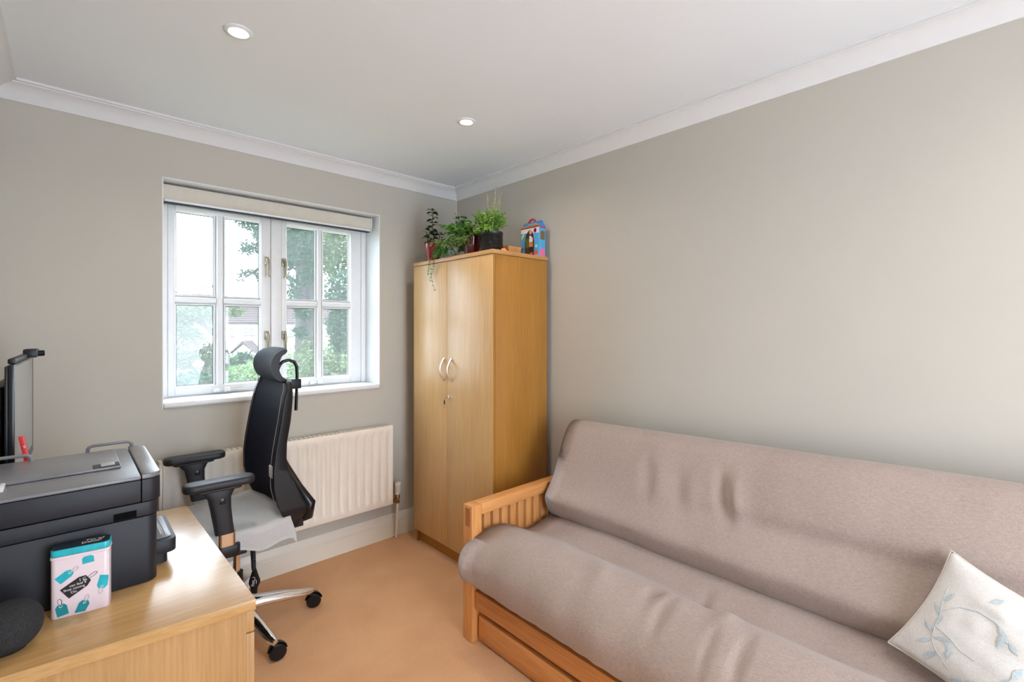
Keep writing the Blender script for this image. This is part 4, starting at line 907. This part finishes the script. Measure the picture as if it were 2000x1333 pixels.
# ------------------------------------------------------------------ the garden outside
GZ = -2.4
fw = Vector((.6848, .7287, 0)); rt = Vector((.7287, -.6848, 0))
def at(px, py, D): return fw*D+rt*((px-1000)/921*D)+Vector((0, 0, CAMH-(py-640)/921*D))
bm = B(); box(bm, -40, 80, 3.6, 120, GZ-.2, GZ); o = struct('ground', bm, plain('lawn', (.09, .14, .04), .9, var=.3, scale=3), smooth=0)
h = thing('cottage', 'white rendered cottage with brown tiled roof seen through the window', 'house', fw*40+rt*-25+Vector((0, 0, GZ)))
HM = frame3(fw*40, rt, fw)
M['render'] = plain('white_render', (.80, .79, .77), .8); M['tile'] = plain('brown_roof_tile', (.062, .042, .042), .85, var=.25, scale=6); M['brick'] = plain('red_brick', (.10, .06, .055), .9, var=.3, scale=9)
M['darkglass'] = plain('dark_window_glass', (.10, .11, .12), .15)
b = B(); box(b, -35, -14, 0, 6, GZ, 1.75, 0, HM); obj('house_wall', b, 'render', h, smooth=0)
b = B(); prism(b, [(-.35, 1.62), (-.35, 1.78), (3.0, 4.0), (6.4, 1.75), (6.4, 1.6), (3.0, 3.75)], 0, -35.3, -13.7, 0, HM)
for k in range(14):
    u = k/14; box(b, -35.3, -13.7, -.37+3.35*u, -.30+3.35*(u+1/14), 1.80+2.22*u, 1.83+2.22*u, 0, HM)
obj('roof', b, 'tile', h, smooth=0)
b = B(); box(b, -28.75, -27.65, 2.3, 3.3, 3.3, 5.4, 0, HM); box(b, -28.85, -27.55, 2.2, 3.4, 5.05, 5.25, 0, HM); chm = obj('chimney', b, 'brick', h, smooth=0)
for x in (-28.5, -27.95):
    b = B(); lathe(b, [(.16, 0), (.14, .5), (.11, .5)], HM @ Vector((x, 2.8, 5.4)), 10); obj('chimney_pot', b, plain('terracotta', (.5, .22, .14), .8), chm)
for x, z0, z1 in ((-24.0, .62, 1.42), (-22.32, .72, 1.42), (-27.0, .62, 1.42), (-19, .62, 1.42), (-25.0, -1.6, -.5), (-23.4, -1.6, -.5)):
    b = B(); box(b, x-.45, x+.45, -.05, .02, z0, z1, 0, HM); f = obj('window_frame', b, 'white', h, smooth=0)
    for sx in (-.4, .03):
        for k in range(2):
            hh = (z1-z0-.16)/2; b = B(); box(b, x+sx, x+sx+.37, -.07, -.04, z0+.06+k*(hh+.04), z0+.06+k*(hh+.04)+hh, 0, HM); obj('pane', b, 'darkglass', f, smooth=0)
    b = B(); box(b, x-.55, x+.55, -.14, 0, z0-.08, z0-.02, 0, HM); obj('house_sill', b, 'brick', f, smooth=0)
b = B(); prism(b, [(-23.1, -.75), (-22.9, -.60), (-22.05, .05), (-21.2, -.60), (-21.0, -.75), (-22.05, .28)], 1, -1.5, 0, 0, HM); obj('porch_roof', b, 'tile', h, smooth=0)
b = B(); prism(b, [(-22.85, GZ), (-22.85, -.68), (-22.05, -.02), (-21.25, -.68), (-21.25, GZ)], 1, -1.3, 0, 0, HM); po = obj('porch', b, 'render', h, smooth=0)
b = B(); box(b, -22.4, -21.7, -1.34, -1.3, GZ, -.85, 0, HM); obj('porch_door', b, 'darkglass', po, smooth=0)
# foliage
M['f_pale'] = leafmat('pale_foliage', [(0.026, 0.051, 0.014), (0.066, 0.101, 0.035), (0.126, 0.147, 0.075)], .6, .25)
M['f_teal'] = leafmat('ivy_foliage', [(0.011, 0.032, 0.018), (0.022, 0.056, 0.030), (0.059, 0.105, 0.052)], .5, .15)
M['f_green'] = leafmat('bright_foliage', [(0.038, 0.090, 0.027), (0.105, 0.188, 0.060), (0.210, 0.300, 0.128)], .6, .25)
M['f_warm'] = leafmat('mixed_border_foliage', [(0.018, 0.029, 0.011), (0.044, 0.050, 0.024), (0.072, 0.059, 0.044)], .6, .25)
M['f_red'] = leafmat('red_flowers', [(.6, .10, .05), (.75, .22, .12)], .6, .2)
M['bark'] = plain('grey_brown_bark', (.045, .037, .036), .9, var=.3, scale=12, bump=.6, bscale=20)
def cloud(blobs, dens, L, seed):
    rnd = random.Random(seed); b = B()
    for (c, r, n) in blobs:
        for k in range(int(n*dens)):
            while True:
                v = Vector((rnd.uniform(-1, 1), rnd.uniform(-1, 1), rnd.uniform(-1, 1)))
                if .25 < v.length < 1: break
            p = Vector(c)+Vector((v.x*r[0], v.y*r[1], v.z*r[2]))
            d = Vector((rnd.gauss(0, 1), rnd.gauss(0, 1), rnd.gauss(0, .7))); add_leaf(b, p, d, L*rnd.uniform(.6, 1.3), L*.55*rnd.uniform(.7, 1.2), rnd.uniform(-1, 1))
    return b
def blob(px, py, D, rpx, rpy, n, depth=None):
    c = at(px, py, D); s = D/921; r = rpx*s; return (c, (r, depth or r, rpy*s), n)
def tree(name, label, cat, foot, trunks, blobs, L, mat, seed, group=None, tl=None):
    t = thing(name, label, cat, foot, group)
    for (pts, rr) in trunks:
        b = B(); tube(b, pts, rr, 12); obj('trunk', b, 'bark', t, smooth=180)
    if blobs: obj('foliage', cloud(blobs, 1, L, seed), mat, t, kind='stuff', smooth=0)
    return t
def foot(px, D): v = at(px, 640, D); return Vector((v.x, v.y, GZ))
# the ivy-clad tree with two trunks
D = 15
tr1 = ([foot(596, D), at(595, 690, D), at(593, 590, D), at(590, 520, D), at(583, 430, D), at(578, 330, D)], [.40, .30, .24, .20, .17, .10])
tr2 = ([at(604, 700, D), at(608, 640, D), at(613, 560, D), at(612, 480, D), at(618, 400, D)], [.3, .26, .20, .18, .12])
ivy = tree('ivy_clad_tree', 'big twin-trunked tree with ivy leaves in the middle of the window view', 'tree', foot(596, D), [tr1, tr2], [blob(578, 450, D, 36, 50, 1500), blob(612, 430, D, 30, 45, 900), blob(566, 505, D, 18, 30, 420), blob(600, 520, D, 16, 26, 300), blob(590, 608, D-.4, 14, 16, 170), blob(586, 650, D-.4, 12, 12, 110), blob(605, 395, D, 60, 30, 900), blob(582, 470, D-.7, 26, 44, 900), blob(608, 520, D-.7, 10, 40, 260), blob(572, 560, D-.7, 7, 24, 120), blob(592, 545, D-.7, 10, 20, 110), blob(575, 575, D-.4, 12, 16, 80)], .17, 'f_teal', 31)
# hanging branches against the sky
for pts, rr in [([at(596, 520, D), at(560, 470, D+.6), at(520, 440, D+1), at(480, 436, D+1)], [.10, .07, .05, .02]), ([at(592, 560, D), at(550, 530, D+.6), at(505, 524, D+1), at(480, 540, D+1)], [.06, .05, .03, .01])]:
    b = B(); tube(b, pts, rr, 10); obj('branch', b, 'bark', ivy, smooth=180)
obj('hanging_foliage', cloud([blob(488, 438, D+1, 22, 10, 240), blob(503, 462, D+1, 7, 22, 170), blob(490, 487, D+1, 18, 10, 240), blob(478, 475, D+1, 9, 5, 36), blob(486, 532, D+1, 16, 7, 110), blob(470, 545, D+1, 8, 9, 30), blob(505, 540, D+1, 8, 7, 40), blob(535, 470, D+.6, 16, 40, 300)], 1, .15, 32), 'f_teal', ivy, kind='stuff', smooth=0)
# tall evergreen on the right
D = 8.5
tree('tall_laurel', 'tall glossy green shrub filling the right-hand panes of the window', 'shrub', foot(660, D), [([foot(660, D), at(660, 660, D), at(660, 600, D)], [.06, .04, .015])], [blob(668, 575, D, 34, 45, 1700), blob(668, 640, D, 30, 40, 1500), blob(680, 690, D, 40, 35, 1000)], .085, 'f_teal', 41)
tree('pale_shrub', 'pale cream-green shrub behind the laurel in the right-hand panes', 'shrub', foot(652, D+3), [([foot(652, D+3), at(655, 640, D+3), at(652, 600, D+3)], [.06, .04, .015])], [blob(655, 500, D+3, 34, 48, 2400), blob(660, 435, D+3.5, 44, 40, 1800)], .11, 'f_pale', 42)
D = 6.5
tree('leafy_bush', 'light green leafy bush low outside the right casement', 'bush', foot(640, D), [([foot(640, D), at(640, 740, D)], [.05, .02])], [blob(625, 722, D, 44, 40, 1500), blob(670, 735, D, 48, 46, 1600), blob(600, 690, D+1, 22, 26, 380), blob(618, 668, D+1, 10, 26, 160)], .065, 'f_pale', 43)
# borders under the left casement
D = 7
tree('green_border_plants', 'bright green plants low in the garden under the left casement', 'bush', foot(480, D), [([foot(480, D), at(480, 740, D)], [.04, .02])], [blob(475, 738, D, 46, 26, 1300), blob(520, 742, D, 34, 26, 800), blob(555, 735, D, 34, 30, 900), blob(500, 720, D+1, 30, 16, 500)], .06, 'f_green', 51)
tree('mixed_border_shrub', 'mixed pale shrubs with pinkish leaves behind the lower left pane', 'bush', foot(380, D+1), [([foot(380, D+1), at(380, 700, D+1)], [.05, .02])], [blob(380, 700, D+1, 58, 30, 1500), blob(350, 665, D+2, 26, 34, 600), blob(410, 735, D, 46, 22, 900)], .065, 'f_warm', 52)
tree('dark_leaved_bush', 'dark blue-green bush in the bottom left corner of the window view', 'bush', foot(360, D-1), [([foot(360, D-1), at(360, 740, D-1)], [.04, .02])], [blob(352, 748, D-1, 30, 14, 420), blob(376, 736, D-1, 30, 12, 340)], .07, 'f_teal', 53)
o = obj('red_flowers', cloud([blob(387, 711, D-.2, 9, 4, 60), blob(391, 729, D-.2, 6, 2, 30), blob(364, 728, D-.2, 4, 3, 20)], 1, .05, 54), 'f_red', smooth=0); o['kind'] = 'stuff'; tag(o, 'small patch of red flowers among the border plants outside', 'flowers')
D = 16
tree('small_fruit_tree', 'small bare-branched garden tree with sparse pale leaves behind the lower left pane', 'tree', foot(450, D), [([foot(450, D), at(440, 690, D), at(424, 672, D), at(402, 684, D), at(382, 690, D)], [.14, .12, .11, .09, .05]), ([at(440, 690, D), at(436, 668, D), at(418, 652, D), at(402, 640, D), at(392, 622, D), at(385, 605, D)], [.11, .10, .08, .06, .05, .02]), ([at(418, 652, D), at(410, 638, D), at(412, 625, D)], [.05, .04, .02]), ([at(402, 640, D), at(380, 625, D), at(362, 628, D)], [.05, .04, .02])],
     [blob(360, 612, D, 34, 22, 800), blob(400, 612, D, 34, 18, 480), blob(450, 605, D, 26, 16, 260), blob(356, 645, D, 24, 26, 560), blob(380, 660, D, 24, 18, 240), blob(350, 578, D+4, 30, 8, 100)], .15, 'f_pale', 61)
D = 26
tree('dark_garden_bush', 'dark round bush beside the cottage porch', 'bush', foot(478, D), [([foot(478, D), at(478, 700, D)], [.1, .04])], [blob(478, 702, D, 16, 14, 420), blob(455, 712, D, 22, 12, 420), blob(500, 712, D, 20, 12, 300)], .26, 'f_teal', 62)
tree('garden_hedge', 'pale green hedge crossing the garden before the cottage', 'hedge', foot(420, D+6), [([foot(420, D+6), at(420, 720, D+6)], [.1, .05])], [blob(360, 705, D+6, 40, 20, 500), blob(420, 708, D+6, 40, 18, 500), blob(560, 705, D+6, 50, 22, 600), blob(640, 700, D+6, 60, 40, 700)], .34, 'f_green', 63)
